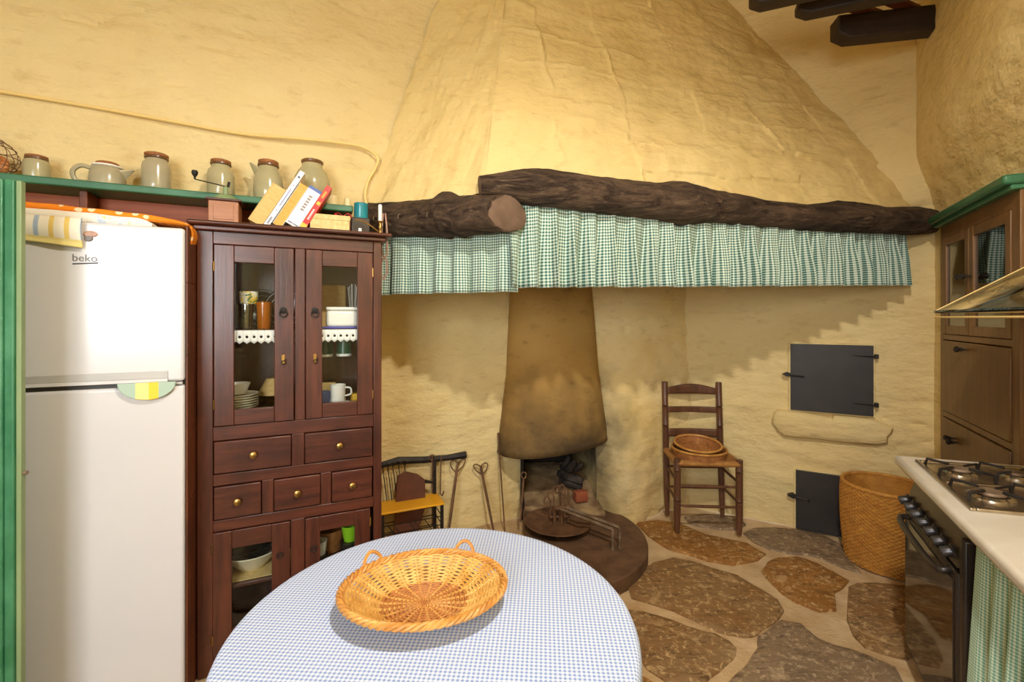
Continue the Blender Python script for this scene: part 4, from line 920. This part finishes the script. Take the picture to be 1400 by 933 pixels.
# ================================================================== LADDERBACK CHAIR
ch = thing('ladderback_chair', 'turned walnut ladder back chair with woven rush seat in the corner', 'chair', (1.27, 3.06, .012), math.radians(-4))
def turned(h_, r, rings, lean=0):
    pr = []; 
    base = [(0, .62), (.10, .85), (.25, 1), (1, 1)]
    zs = sorted(set([0, .04, .12, .25, h_-.012, h_-.003, h_]+[q for z in rings for q in (z-.016, z-.009, z-.003, z, z+.003, z+.009, z+.016)]))
    for z in zs:
        s = interp(base, z/h_)[0]
        for q in rings:
            if abs(z-q) in (0,) or abs(abs(z-q)-.009) < 1e-6: s *= 1.10
            elif abs(abs(z-q)-.003) < 1e-6: s *= .78
        if z > h_-.002: s *= .6
        pr.append((r*s, z))
    return pr
FWX, BWX, FY, BY = .194, .188, -.135, .145
for s in (-1, 1):
    o = lt(turned(.482, .022, (.21, .40)), 14).build('front_leg', 'chairwood', ch); o.location = (s*FWX, FY, 0)
    o = lt(turned(.935, .021, (.62, .76)), 14).build('rear_post', 'chairwood', ch); o.location = (s*BWX, BY-.02, 0); o.rotation_euler = (-.075, 0, -.0)
def sl(z0, z1, arch, yoff):
    m = MB().grid(lambda u, v: ((u-.5)*2*.176, BY-.02+yoff+.018*math.sin(PI*u), z0+(z1-z0+arch*math.sin(PI*u))*v), 16, 4)
    m.build('back_slat', 'chairwood', ch, solid=.012)
sl(.845, .885, .030, .066); sl(.715, .755, .0, .056); sl(.545, .60, .0, .044)
for y, zz in ((FY, (.175, .30)), (BY-.01, (.20, .34))):
    for z in zz: tb([(-.19, y+.012*(z > .25), z), (0, y+.012*(z > .25), z+.0), (.19, y+.012*(z > .25), z)], [.008, .011, .008], 8).build('stretcher', 'chairwood', ch)
for s in (-1, 1):
    for z in (.20, .33): tb([(s*FWX, FY, z), (s*BWX, BY-.01, z+.01)], .009, 8).build('side_stretcher', 'chairwood', ch)
def seat(u, v):
    x = (u-.5)*2; y = (v-.5)*2; return (x*(.200+.006*(-y)), y*.150+.005, .462+.010*(1-max(abs(x), abs(y)))**.0*0-.018*(1-max(abs(x), abs(y)))+.0015*math.sin((abs(x) if abs(x) > abs(y) else abs(y))*60))
sm = MB().grid(seat, 60, 48); sm.grid(lambda u, v: (lambda p: (p[0], p[1], .436))(seat(u, v)), 10, 10)
sm.build('rush_seat', 'rush', ch, solid=.004)
for p, q in (((-.2, FY-.002), (.2, FY-.002)), ((-.195, BY), (.195, BY)), ((-.198, FY), (-.192, BY)), ((.198, FY), (.192, BY))):
    tb([(p[0], p[1], .452), (q[0], q[1], .452)], .020, 10).build('seat_roll', 'rush', ch)
# two flat round baskets on the seat
def flat_basket(name, label, R, h_, loc, rot, mat='wicker_old'):
    r = thing(name, label, 'basket', loc, rot=rot)
    mb = MB(); k = 0
    for i in range(int(R/.007)): weave_ring(mb, .006+i*.007, .004, .0038, 18, i*PI, .0015, 1, 1, 3)
    mb.build('base_weave', mat, r, kind='stuff')
    mb = MB()
    for i in range(int(h_/.007)): weave_ring(mb, R+.012*i*.007/h_, .006+i*.007, .0040, 30, i*PI, .0, 1, 1, 3)
    mb.build('side_weave', mat, r, kind='stuff')
    tb([((R+.014)*math.cos(a), (R+.014)*math.sin(a), h_) for a in [2*PI*k/40 for k in range(40)]], .0075, 7, closed=True).build('rim', 'wicker_rim', r)
    return r
flat_basket('round_basket', 'flat round brown wicker basket lying on the rush seat', .158, .055, ch.matrix_basis @ Vector((-.012, .0, .458)), (0, 0, 0))
flat_basket('shallow_tray', 'round shallow woven tray propped tilted in the basket on the chair', .135, .018, ch.matrix_basis @ Vector((-.015, .02, .522)), (.13, 0, .0))

# ---- tall wicker bin
wb = thing('wicker_bin', 'tall round orange-brown woven bin standing by the lower black door', 'wicker bin', (2.135, 2.60, .004))
mb = MB(); i = 0; z = .006
while z < .44: weave_ring(mb, .186+.022*math.sin(PI*min(1, z/.5)*.75), z, .0062, 40, i*PI, .0, 1, 1, 4, .0035); z += .0105; i += 1
for k in range(0): pass
mb.build('weave', 'wicker_bin', wb, kind='stuff')
lt([(.001, 0), (.178, 0), (.180, .01), (.196, .22), (.196, .435), (.192, .435), (.192, .22), (.174, .012), (.001, .012)], 40, caps=False).build('wall', 'wicker_bin', wb)
tb([(.203*math.cos(a), .203*math.sin(a), .442) for a in [2*PI*k/48 for k in range(48)]], .011, 8, closed=True).build('rim', 'wicker_bin', wb)

# ================================================================== BLACK IRON DOORS IN THE BACK WALL
rzD = DF.rz()
def irondoor(a0, a1, z0, z1, label, zl, hz):
    r = thing('oven_hatch', label, 'hatch', DF.p(a0, .0, z0), rzD)
    W, Hh = a1-a0, z1-z0
    bx(-.012, W+.012, -.016, .02, -.012, Hh+.012).build('frame', 'plaster', r, bevel=.004)
    p = bx(0, W, -.034, -.012, 0, Hh).build('iron_leaf', 'iron_flat', r, bevel=.002)
    for z in hz:
        q = tb([(W-.10, -.036, z-z0), (W+.01, -.038, z-z0-.003)], [.003, .009], 6, flat=.5).build('strap_hinge', 'iron', p)
        bx(W+.004, W+.024, -.046, .0, z-z0-.014, z-z0+.012).build('hinge_pin', 'iron', q, bevel=.002)
    l = tb([(-.005, -.038, zl-z0), (.075, -.041, zl-z0-.006)], [.008, .005], 6).build('latch_bar', 'iron', p)
    MB().add([(-.048, -.045, zl-z0+.004), (-.02, -.045, zl-z0+.018), (0, -.045, zl-z0+.012), (0, -.045, zl-z0-.008), (-.02, -.045, zl-z0-.010)]+[(x, -.0, z) for x, z in ((-.048, zl-z0+.004), (-.02, zl-z0+.018), (0, zl-z0+.012), (0, zl-z0-.008), (-.02, zl-z0-.010))], [(0, 1, 2, 3, 4), (9, 8, 7, 6, 5)]+[(i, (i+1) % 5, 5+(i+1) % 5, 5+i) for i in range(5)]).build('latch_catch', 'iron', l, smooth=False)
    lt([(.006, 0), (.006, .008), (.003, .010)], 10, c=(.070, -.048, zl-z0-.010)).build('latch_knob', 'iron', l)
irondoor(.650, 1.088, .790, 1.228, 'large square black iron hatch set above the stone ledge', 1.020, (1.163, .863))
irondoor(.680, 1.010, .004, .392, 'smaller black iron hatch low down beside the wicker bin', .215, (.325, .075))
le = [(.541, .70), (.553, .755), (.575, .782), (.70, .780), (.80, .770), (.88, .760), (.885, .774), (.98, .775), (1.08, .772), (1.13, .760), (1.185, .730), (1.178, .70), (1.16, .675), (1.158, .635), (1.11, .615), (1.02, .610), (.92, .608), (.80, .612), (.70, .608), (.61, .608), (.575, .640)]
m = MB(); n = len(le); cx, cz = .86, .70
vs = [tuple(DF.p(a, -.02, z)) for a, z in le]+[tuple(DF.p(a, .030+.008*noise.noise(Vector((a*9, z*9, 1))), z)) for a, z in le]+[tuple(DF.p(cx+(a-cx)*.96, .046+.008*noise.noise(Vector((a*9, z*9, 2))), cz+(z-cz)*.84)) for a, z in le]+[tuple(DF.p(cx+(a-cx)*.5, .052, cz+(z-cz)*.4)) for a, z in le]
fs = [(r*n+i, r*n+(i+1) % n, (r+1)*n+(i+1) % n, (r+1)*n+i) for r in range(3) for i in range(n)]+[tuple(3*n+i for i in range(n))]
one(MB().add(vs, fs), 'stone_ledge', 'plaster', 'rough yellow plastered stone ledge jutting out under the large black hatch', 'ledge', angle=50)

# ================================================================== HEARTH
HC = (.235, 2.79); HRd = .575; HZ = .075
pts = [(HC[0]+HRd*math.cos(t), HC[1]+HRd*math.sin(t)) for t in [PI*1.42+(PI*.58+.48)*k/40 for k in range(41)]]+[(.62, 3.20), (.52, 3.66), (.10, 3.66), (.075, 3.16), (.078, 2.5)]
m = MB().prism(pts, -.01, HZ)
hs = one(m, 'hearth_slab', 'hearth', 'low dark half round hearth slab on the floor in front of the fire', 'hearth', bevel=.008, angle=30)
m = MB().grid(lambda u, v: (.085+.44*u+.10*(1-v)*(u-.0)*u, 3.12+.56*v-.08*u*(1-v), HZ+.012+.13*smooth(0, .9, v)+.012*fbm(u*4, v*4, 6)), 30, 30)
one(m, 'ash_bed', 'firefloor', 'pale sloping ash bed inside the firebox', 'ash', solid=.04)
pn = thing('fire_pan', 'round rusty iron fire pan on the hearth slab', 'pan', (.288, 2.86, HZ-.003))
lt([(.001, .012), (.13, .013), (.165, .030), (.205, .048), (.210, .053), (.206, .056), (.165, .040), (.13, .022), (.001, .021)], 48, caps=False).build('dish', 'rust', pn)
for k in range(3): a = k*2*PI/3+.4; lt([(.014, 0), (.012, .02)], 10, c=(.12*math.cos(a), .12*math.sin(a), 0)).build('foot', 'rust', pn)
# andiron resting in the pan, its two rails reaching out over the slab
an = thing('andiron', 'worn iron andiron with two long rails reaching out of the fire pan', 'andiron')
za = HZ+.125
for dx in (0, .045):
    p0, p1 = Vector((.30+dx, 2.86+dx*.3, za)), Vector((.575+dx, 2.60+dx*.5, za-.01))
    m = MB().tube([p0, p1], .011, 4); m.build('rail', 'rust_light', an, smooth=False)
    p2 = Vector((p1.x, p1.y, HZ)); m = tb([p1, Vector((p1.x, p1.y, HZ+.03)), p2+Vector((.0, -.004, 0))], [.010, .008, .012], 6); m.build('foot', 'rust_light', an)
    p3 = Vector((p0.x-.03, p0.y+.02, 0)); tb([p0, Vector((p3.x, p3.y, za-.01)), Vector((p3.x, p3.y, HZ+.02))], .011, 6).build('rear_leg', 'rust', an)
tb([(.27, 2.86, za), (.36, 2.895, za)], .013, 6).build('crossbar', 'rust', an)
tg = thing('spring_tongs', 'bundle of upright rusty fire tongs and curled hooks standing in the fire pan', 'tongs')
for i, (x, y, h_, c) in enumerate(((.265, 2.90, .17, .020), (.300, 2.905, .21, .018), (.335, 2.90, .22, .018), (.36, 2.92, .19, .020), (.31, 2.93, .20, .016), (.245, 2.92, .13, .02))):
    zb = HZ+.018
    tb([(x, y, zb), (x+.004, y, zb+h_*.6), (x, y, zb+h_)]+[(x-c+c*math.cos(t), y, zb+h_+c*1.3*math.sin(t)) for t in [PI*q/5 for q in range(1, 9)]], .0055, 6).build('hook_rod', 'rust', tg)
m = MB().tube([(.24, 2.90, HZ+.055), (.37, 2.92, HZ+.055)], .010, 6); m.build('binding_bar', 'rust', tg)
# charred wood and brick in the firebox
for i, (p, q, r) in enumerate((((.33, 3.30, .28), (.50, 3.22, .24), .030), ((.36, 3.36, .30), (.47, 3.26, .34), .026), ((.40, 3.26, .30), (.44, 3.20, .39), .024), ((.37, 3.28, .335), (.41, 3.24, .41), .018), ((.45, 3.27, .30), (.50, 3.22, .37), .018), ((.34, 3.30, .22), (.50, 3.24, .20), .034))):
    nz = lambda i_, a, p_, s=i: 1+.3*noise.noise(Vector((i_*.8, math.cos(a)*1.5, math.sin(a)*1.5+s)))
    pts = [Vector(p).lerp(Vector(q), k/7) for k in range(8)]; one(MB().tube(pts, [r*.6]+[r]*6+[r*.6], 9, nz=nz), 'charred_log', 'char', 'charred piece of firewood heaped in the firebox', 'firewood', group='charred wood in the firebox')
one(bx(-.045, .045, -.03, .03, 0, .07), 'loose_brick', 'brick', 'single red brick under the charred wood', 'brick', (.475, 3.16, HZ+.055), .3, bevel=.006)
# iron wall rail, tools
rl = MB().tube([LW.P(x, y, .03) for x, y in ((518, 637), (545, 630), (580, 629), (612, 626), (637, 622))], [.014, .020, .018, .016, .020], 6, flat=1.2)
one(rl, 'wall_rail', 'iron', 'black iron bar fixed low on the yellow wall above the fire tools', 'rail')
def tongs(x0, y0, x1, y1, d0, d1, label, loops=True, r=.010):
    a0, z0 = LW.pix(x0, y0, d0); p0 = LW.p(a0, d0, z0); a1, z1 = LW.pix(x1, y1, d1); p1 = LW.p(a1, d1, z1); u = (p1-p0); u = u*(z0/(z0-z1)) if z1 > 0 else u; p1 = p0+u*.998
    p1.z = max(p1.z, .012)
    t_ = thing('fire_tongs', label, 'fire tongs', p1); p0 = p0-p1; z = Vector((0, 0, 0)); side = Vector((LW.u[0], LW.u[1], 0))
    tb([p0, p0*.5, z], [r*.9, r, r*.7], 6).build('shaft', 'rust', t_)
    if loops:
        for s in (-1, 1):
            q = [p0*.86, p0*.93+side*s*.035, p0+side*s*.050, p0*1.03+side*s*.035, p0*1.0+side*s*.008, p0*.97]
            tb(spline(q, 5), .0042, 6).build('loop_grip', 'rust', t_)
    return t_
tongs(626, 632, 614, 725, .035, .16, 'long iron fire tongs with two loop grips hanging at the end of the rail')
tongs(657, 637, 674, 725, .03, .16, 'long iron fire tongs leaning on the bare wall between rail and hearth')
one(tb([LW.P(681, 592, .02), LW.P(683, 625, .05), LW.P(687, 680, .10), LW.P(691, 738, .15)], [.007, .006, .005, .005], 7), 'fire_poker', 'rust', 'thin straight iron poker leaning on the wall beside the smoke canopy', 'poker')
pk = thing('ring_poker', 'iron poker with ring handle leaning at the firebox corner', 'poker')
p0, p1 = at(716, 655, 3.06), at(711, 735, 2.95); p1.z = HZ
tb([p0, p1], .007, 7).build('shaft', 'rust', pk); o = tb([p0+Vector((.016*math.cos(t), 0, .024+.022*math.sin(t))) for t in [2*PI*q/14 for q in range(14)]], .005, 6, closed=True); o.build('ring', 'rust', pk)
for i, (x, lab) in enumerate(((603, 'thin iron hook rod hanging from the rail beside the yellow stand'), (591, 'iron skewer with looped end hanging from the rail behind the yellow stand'))):
    top, bot = LW.P(x, 628-(4*i), .055), LW.P(x+(0 if i else -1), 676 if not i else 720, .06)
    q = [top, bot, bot+Vector((.012, -.006, -.008)), bot+Vector((.024, -.008, .022))] if not i else [bot, top]
    k = thing('hanging_hook', lab, 'hook', (0, 0, 0)); tb(q, .0045, 6).build('rod', 'rust', k)
    if i: tb([top+Vector((.018*math.cos(t), 0, .018*math.sin(t)-.01)) for t in [2*PI*q_/12 for q_ in range(12)]], .004, 6, closed=True).build('eye', 'rust', k)
    else: tb([top, top+Vector((0, 0, .02)), LW.P(x, 624, .02)], .004, 6).build('hanger', 'rust', k)
for i, x in enumerate((523, 530, 537, 545, 553)):
    top, bot = LW.P(x, 640-i, .065), LW.P(x+8, 700, .075)
    k = thing('iron_skewer', 'thin iron skewer hanging in a row from the left end of the rail', 'skewer', (0, 0, 0), 0, 'skewers on the rail'); tb([top, bot], .003, 5).build('rod', 'iron', k)
    tb([top+Vector((.011*math.cos(t), 0, .014+.013*math.sin(t))) for t in [2*PI*q/12 for q in range(12)]], .003, 5, closed=True).build('eye', 'iron', k)
# yellow topped stand
ys = thing('yellow_stand', 'low black wire stand with a bright yellow top beside the cupboard', 'stand', LW.p(.03, .23, .012), rzL)
YW, YD = .345, .165
bx(-.02, YW+.012, -.012, YD, .270, .282).build('yellow_top', 'yellow', ys, bevel=.003)
for x, y, h_ in ((YW, 0, .27), (0, 0, .27), (YW-.005, YD-.012, .50), (0, YD-.012, .50)): bx(x-.010, x+.008, y-.008, y+.008, 0, h_).build('leg', 'iron', ys, bevel=.001)
for z in (.15, .20, .09):
    tb([(0, 0, z), (YW, 0, z)], .003, 5).build('wire', 'iron', ys); tb([(0, YD-.012, z), (YW, YD-.012, z)], .003, 5).build('wire', 'iron', ys); tb([(YW, 0, z), (YW, YD-.012, z)], .003, 5).build('wire', 'iron', ys)
for x0, x1 in ((.03, .10), (.06, .13), (.15, .22), (.18, .25), (.24, .31)): tb([(x0, 0, .20), (x1, 0, .09)], .0025, 5).build('diagonal_wire', 'iron', ys)
bd = [(-.10, -.20), (.03, -.20), (.10, .02), (.105, .17), (.06, .21), (-.01, .235), (-.06, .22), (-.07, .16)]
m = MB().prism(bd, 0, .02); b = LW.p(.20, .105, .225)
o = one(m, 'leather_bellows', 'leather', 'brown leather bellows leaning on the wall behind the yellow stand', 'bellows', b, bevel=.004); o.rotation_euler = (PI/2-.16, 0, rzL)
tb([(.105, .16, .01), (.16, .145, .01)], [.012, .005], 8).build('nozzle', 'iron', o)

# ================================================================== BUILT-IN CUPBOARD ON THE RIGHT WALL
rzR = RF.rz()
bc = thing('built_in_cupboard', 'tall olive brown built-in wall cupboard with glazed doors and drop fronts', 'cupboard', RF.p(.2, 0, 0), rzR)
# local x runs along the wall towards the viewer, y = into the wall (negative = into the room)
BWd = .84
def bb(name, mat, *b, parent=None, bevel=.003): return bx(*b).build(name, mat, parent or bc, bevel=bevel)
bb('carcass_side', 'builtin', 0, .02, .0, .28, 0, 1.92); bb('carcass_side', 'builtin', BWd-.02, BWd, 0, .28, 0, 1.92)
bb('carcass_back', 'builtin', .02, BWd-.02, .26, .28, 0, 1.92)
for z in (.01, .86, 1.28, 1.58, 1.90): bb('carcass_shelf', 'builtin', .02, BWd-.02, .02, .26, z, z+.02)
bb('frame_stile', 'builtin', -.012, .03, -.02, .0, 0, 1.92); bb('frame_stile', 'builtin', BWd-.056, BWd+.01, -.02, .0, 0, 1.92)
bb('frame_rail', 'builtin', .03, BWd-.03, -.02, .0, 1.84, 1.92); bb('frame_rail', 'builtin', .03, BWd-.03, -.02, .0, 1.282, 1.312); bb('frame_rail', 'builtin', .03, BWd-.03, -.02, .0, .862, .892); bb('frame_rail', 'builtin', .03, BWd-.03, -.02, 0, 0, .05)
cor = bx(-.03, BWd+.03, -.075, .0, 1.925, 1.965).build('cornice', 'green', bc, bevel=.010); bx(-.02, BWd+.02, -.05, 0, 1.905, 1.927).build('cornice_moulding', 'green', cor, bevel=.006)
def knob(parent, x, z):
    o = lt([(.005, 0), (.005, .012), (.012, .016), (.008, .022), (.015, .032), (.015, .040), (.008, .046), (.0, .047)], 16, caps=False).build('knob', 'oven_dark', parent); o.location = (x, -.022, z); o.rotation_euler = (PI/2, 0, 0)
def gdoor(x0, x1, kx):
    z0, z1, s = 1.314, 1.838, .045
    d = bx(x0, x0+s, -.024, -.004, z0, z1).box(x1-s, x1, -.024, -.004, z0, z1).build('glazed_door', 'builtin', bc, bevel=.003)
    bx(x0+s, x1-s, -.023, -.005, z0, z0+s).build('rail', 'builtin', d, bevel=.003); bx(x0+s, x1-s, -.023, -.005, z1-s, z1).build('rail', 'builtin', d, bevel=.003)
    bx(x0+s-.004, x1-s+.004, -.014, -.011, z0+s-.004, z1-s+.004).build('pane', 'glass_refl', d); knob(d, kx, 1.60)
gdoor(.032, .374, .352); gdoor(.380, .782, .402)
d = bb('drop_front', 'builtin',   .032, BWd-.058, -.026, -.004, .896, 1.278, bevel=.004); knob(d, .34, 1.245)
d = bb('drop_front', 'builtin',   .032, BWd-.058, -.026, -.004, .06, .858, bevel=.004); knob(d, .20, .775); knob(d, .235, .762)
def cin(x, y, z): return bc.matrix_basis @ Vector((x, y, z))
one(bx(-.05, .05, -.05, .05, 0, .20), 'tea_carton', 'paper_yellow', 'amber yellow carton behind the glazed door of the built-in cupboard', 'carton', cin(.50, .12, 1.60), rzR+.3, bevel=.002)
one(bx(-.04, .04, -.035, .035, 0, .17), 'paper_packet', 'bk_white', 'white paper packet beside the amber carton in the built-in cupboard', 'packet', cin(.40, .17, 1.60), rzR-.1, bevel=.004)
one(MB().grid(lambda u, v: (.0+.07*u, .008*math.sin(u*12), .22*(1-v)), 30, 8, lambda u, v: (u*.09, v*.22)), 'inner_curtain', 'cloth_green', 'small green checked curtain hanging inside the built-in cupboard', 'curtain', cin(.665, .05, 1.60), rzR, solid=.002)

# ================================================================== WORKTOP, COOKER, CURTAIN
SK = .16
def rq(a, d, z): return tuple(RF.p(a, d, z))
CZ = .832; CF = .427
m = MB(); TH = .038
top = [(1.144-SK*0, CF), (3.6, CF), (3.6, .012), (1.144-SK*CF*1.0, .012)]
m.add([rq(a, d, CZ-TH) for a, d in top]+[rq(a, d, CZ) for a, d in top], [(0, 1, 2, 3), (7, 6, 5, 4)]+[(i, (i+1) % 4, 4+(i+1) % 4, 4+i) for i in range(4)])
one(m, 'marble_worktop', 'marble', 'long white marble worktop along the right wall holding the hob', 'worktop', bevel=.014, seg=4)
ov = thing('built_in_oven', 'bronze and black built-in oven with seven knobs under the marble worktop', 'oven', RF.p(1.185, 0, 0), rzR)
OW = .565; OF = -.385
bx(0, OW, OF+.03, -.01, .06, CZ-TH).build('carcass', 'oven_dark', ov, bevel=.003)
bx(.01, OW-.01, OF+.05, OF+.07, 0, .06).build('plinth', 'oven_dark', ov)
MB().add([(0, OF-.018, .645), (OW-.03, OF-.018, .645), (OW-.03, OF+.012, .745), (0, OF+.012, .745), (0, OF+.04, .645), (OW-.03, OF+.04, .645), (OW-.03, OF+.04, .745), (0, OF+.04, .745)], [(0, 1, 2, 3), (4, 7, 6, 5), (0, 4, 5, 1), (3, 2, 6, 7), (0, 3, 7, 4), (1, 5, 6, 2)]).build('control_panel', 'oven', ov, bevel=.006)
bx(OW-.032, OW, OF-.012, OF+.04, .10, .745).build('side_trim', 'oven_dark', ov, bevel=.008)
dd = bx(.0, OW-.032, OF-.016, OF+.03, .085, .630).build('oven_door', 'oven_dark', ov, bevel=.006)
bx(.02, OW-.052, OF-.020, OF-.015, .11, .60).build('door_glass', 'oven_glass', dd, bevel=.002)
tb(spline([(.05, OF-.012, .615), (.06, OF-.045, .605), (.26, OF-.052, .603), (.46, OF-.045, .605), (.47, OF-.012, .615)], 6), .011, 10).build('door_handle', 'oven_dark', dd)
for k in range(7):
    x = .030+k*.076
    o = lt([(.021, 0), (.023, .004), (.016, .008), (.0155, .030), (.013, .034), (.0, .034)], 18, caps=False).build('knob', 'knobsteel', ov); o.location = (x, OF-.008, .678); o.rotation_euler = (PI/2+.28, 0, 0)
hb = thing('gas_hob', 'stainless steel gas hob with burners set into the marble worktop', 'hob', RF.p(0, 0, CZ), 0)
def hq(a, d, z): p = RF.p(a-SK*.5*(.38-d)/.38, d, 0)-RF.p(0, 0, 0); return (p.x, p.y, z)
def hbox(a0, a1, d0, d1, z0, z1): return MB().add([hq(a, d, z) for a in (a0, a1) for d in (d0, d1) for z in (z0, z1)], [(0, 1, 3, 2), (4, 6, 7, 5), (0, 4, 5, 1), (2, 3, 7, 6), (0, 2, 6, 4), (1, 5, 7, 3)])
hbox(1.222, 1.745, .035, .380, -.002, .003).build('hob_plate', 'steel', hb, bevel=.001)
for q in ((1.222, 1.745, .364, .380), (1.222, 1.745, .035, .05), (1.222, 1.24, .05, .364), (1.727, 1.745, .05, .364)): hbox(*q, 0, .010).build('raised_edge', 'steel', hb, bevel=.004)
hbox(1.475, 1.490, .06, .36, .002, .008).build('divider', 'steel', hb, bevel=.002)
for (a, d, R) in ((1.36, .285, .052), (1.61, .285, .058), (1.36, .125, .045), (1.61, .125, .045)):
    c = hq(a, d, .003); b_ = lt([(R, 0), (R*.98, .006), (R*.8, .012), (R*.78, .010)], 28, c=c).build('burner', 'steel', hb)
    lt([(R*.62, .012), (R*.66, .016), (R*.6, .022), (R*.2, .024)], 24, c=c).build('burner_cap', 'rust_light', b_)
    for k in range(4):
        t = rzR+k*PI/2+PI/4; u = Vector((math.cos(t), math.sin(t), 0)); cc = Vector(c)
        tb([cc+u*.105+Vector((0, 0, 0)), cc+u*.098+Vector((0, 0, .026)), cc+u*.03+Vector((0, 0, .026))], .004, 4, flat=1.3).build('pan_support', 'iron', hb, smooth=False)
def ucur(u, v):
    a = 1.775+1.5*u; k = .25+.75*v; p = u*15*2*PI+2*noise.noise(Vector((u*9, 1, 1)))
    return rq(a+.006*math.cos(p), .372+.030*k*math.sin(p)+.008*k*math.sin(2.1*p+1)+.02*v, .79-.735*v)
one(MB().grid(ucur, 340, 22, lambda u, v: (u*1.5*1.35, v*.735)), 'worktop_curtain', 'cloth_mint', 'mint green checked curtain gathered under the marble worktop', 'curtain', solid=.0015)
one(tb([rq(1.755, .374, .787), rq(3.3, .374, .787)], .005, 8), 'curtain_rod', 'oven_dark', 'thin dark rod carrying the mint curtain under the worktop', 'rod')
m = MB().add([rq(a, d, z) for a in (1.76, 3.55) for d in (.015, .33) for z in (0, CZ-TH)], [(0, 1, 3, 2), (4, 6, 7, 5), (0, 4, 5, 1), (2, 3, 7, 6), (0, 2, 6, 4), (1, 5, 7, 3)])
one(m, 'masonry_counter', 'plaster_plain', 'plastered masonry base behind the mint curtain', 'base')
# glass visor of the extractor
vs_ = thing('extractor_visor', 'sloping smoked glass extractor visor with pale rim over the hob', 'extractor hood', (0, 0, 0))
f0, f1, t0, t1 = RF.p(1.30, .285, 1.425), RF.p(1.95, .285, 1.425), RF.p(1.30, .012, 1.60), RF.p(1.95, .012, 1.60)
f0 = RF.p(1.10+.0, .285, 1.425); t0 = RF.p(1.10, .012, 1.60)
MB().add([f0, f1, t1, t0], [(0, 1, 2, 3)]).build('glass_panel', 'visor', vs_, solid=.005)
ea, eb_ = RF.p(1.10, .02, 1.425), RF.p(1.95, .02, 1.425)
MB().add([f0, t0, ea], [(0, 1, 2)]).build('glass_panel', 'visor', vs_, solid=.004)
tb([f0, f1], .007, 6).build('rim', 'visor', vs_); tb([f0, t0], .006, 6).build('rim', 'cable', vs_); tb([f0-Vector((0, 0, .022)), f1-Vector((0, 0, .022))], .004, 6).build('rim', 'cable', vs_)
tb([f0, ea], .005, 6).build('rim', 'cable', vs_)
bx(.25, .85, -.06, .0, 1.58, 1.66).build('wall_box', 'fridge_grey', vs_, bevel=.004)
o = vs_.children[-1]; o.location = RF.p(1.10, 0, 0); o.rotation_euler = (0, 0, rzR)

# ================================================================== PENDANT LAMP (above the picture)
pl = thing('pendant_lamp', 'ceiling pendant lamp with wide white shade above the round table', 'lamp', LAMP)
lt([(.16, .02), (.165, .0), (.16, .002), (.05, .10), (.03, .12), (.001, .12), (.028, .125), (.052, .105)], 32, caps=False).build('lamp_shade', 'paint_white', pl)
tb([(0, 0, .12), (0, 0, ZC-LAMP.z)], .004, 6).build('flex', 'paint_white', pl)
m = MB(); m.ball((0, 0, .075), .028, 14); m.build('bulb', 'bulb', pl)
ld = bpy.data.lights.new('pendant_offscreen', 'POINT'); ld.energy = 178; ld.color = (1, .95, .87); ld.shadow_soft_size = .055
lo = bpy.data.objects.new('pendant_offscreen', ld); COL.objects.link(lo); lo.location = LAMP+Vector((0, 0, .056));
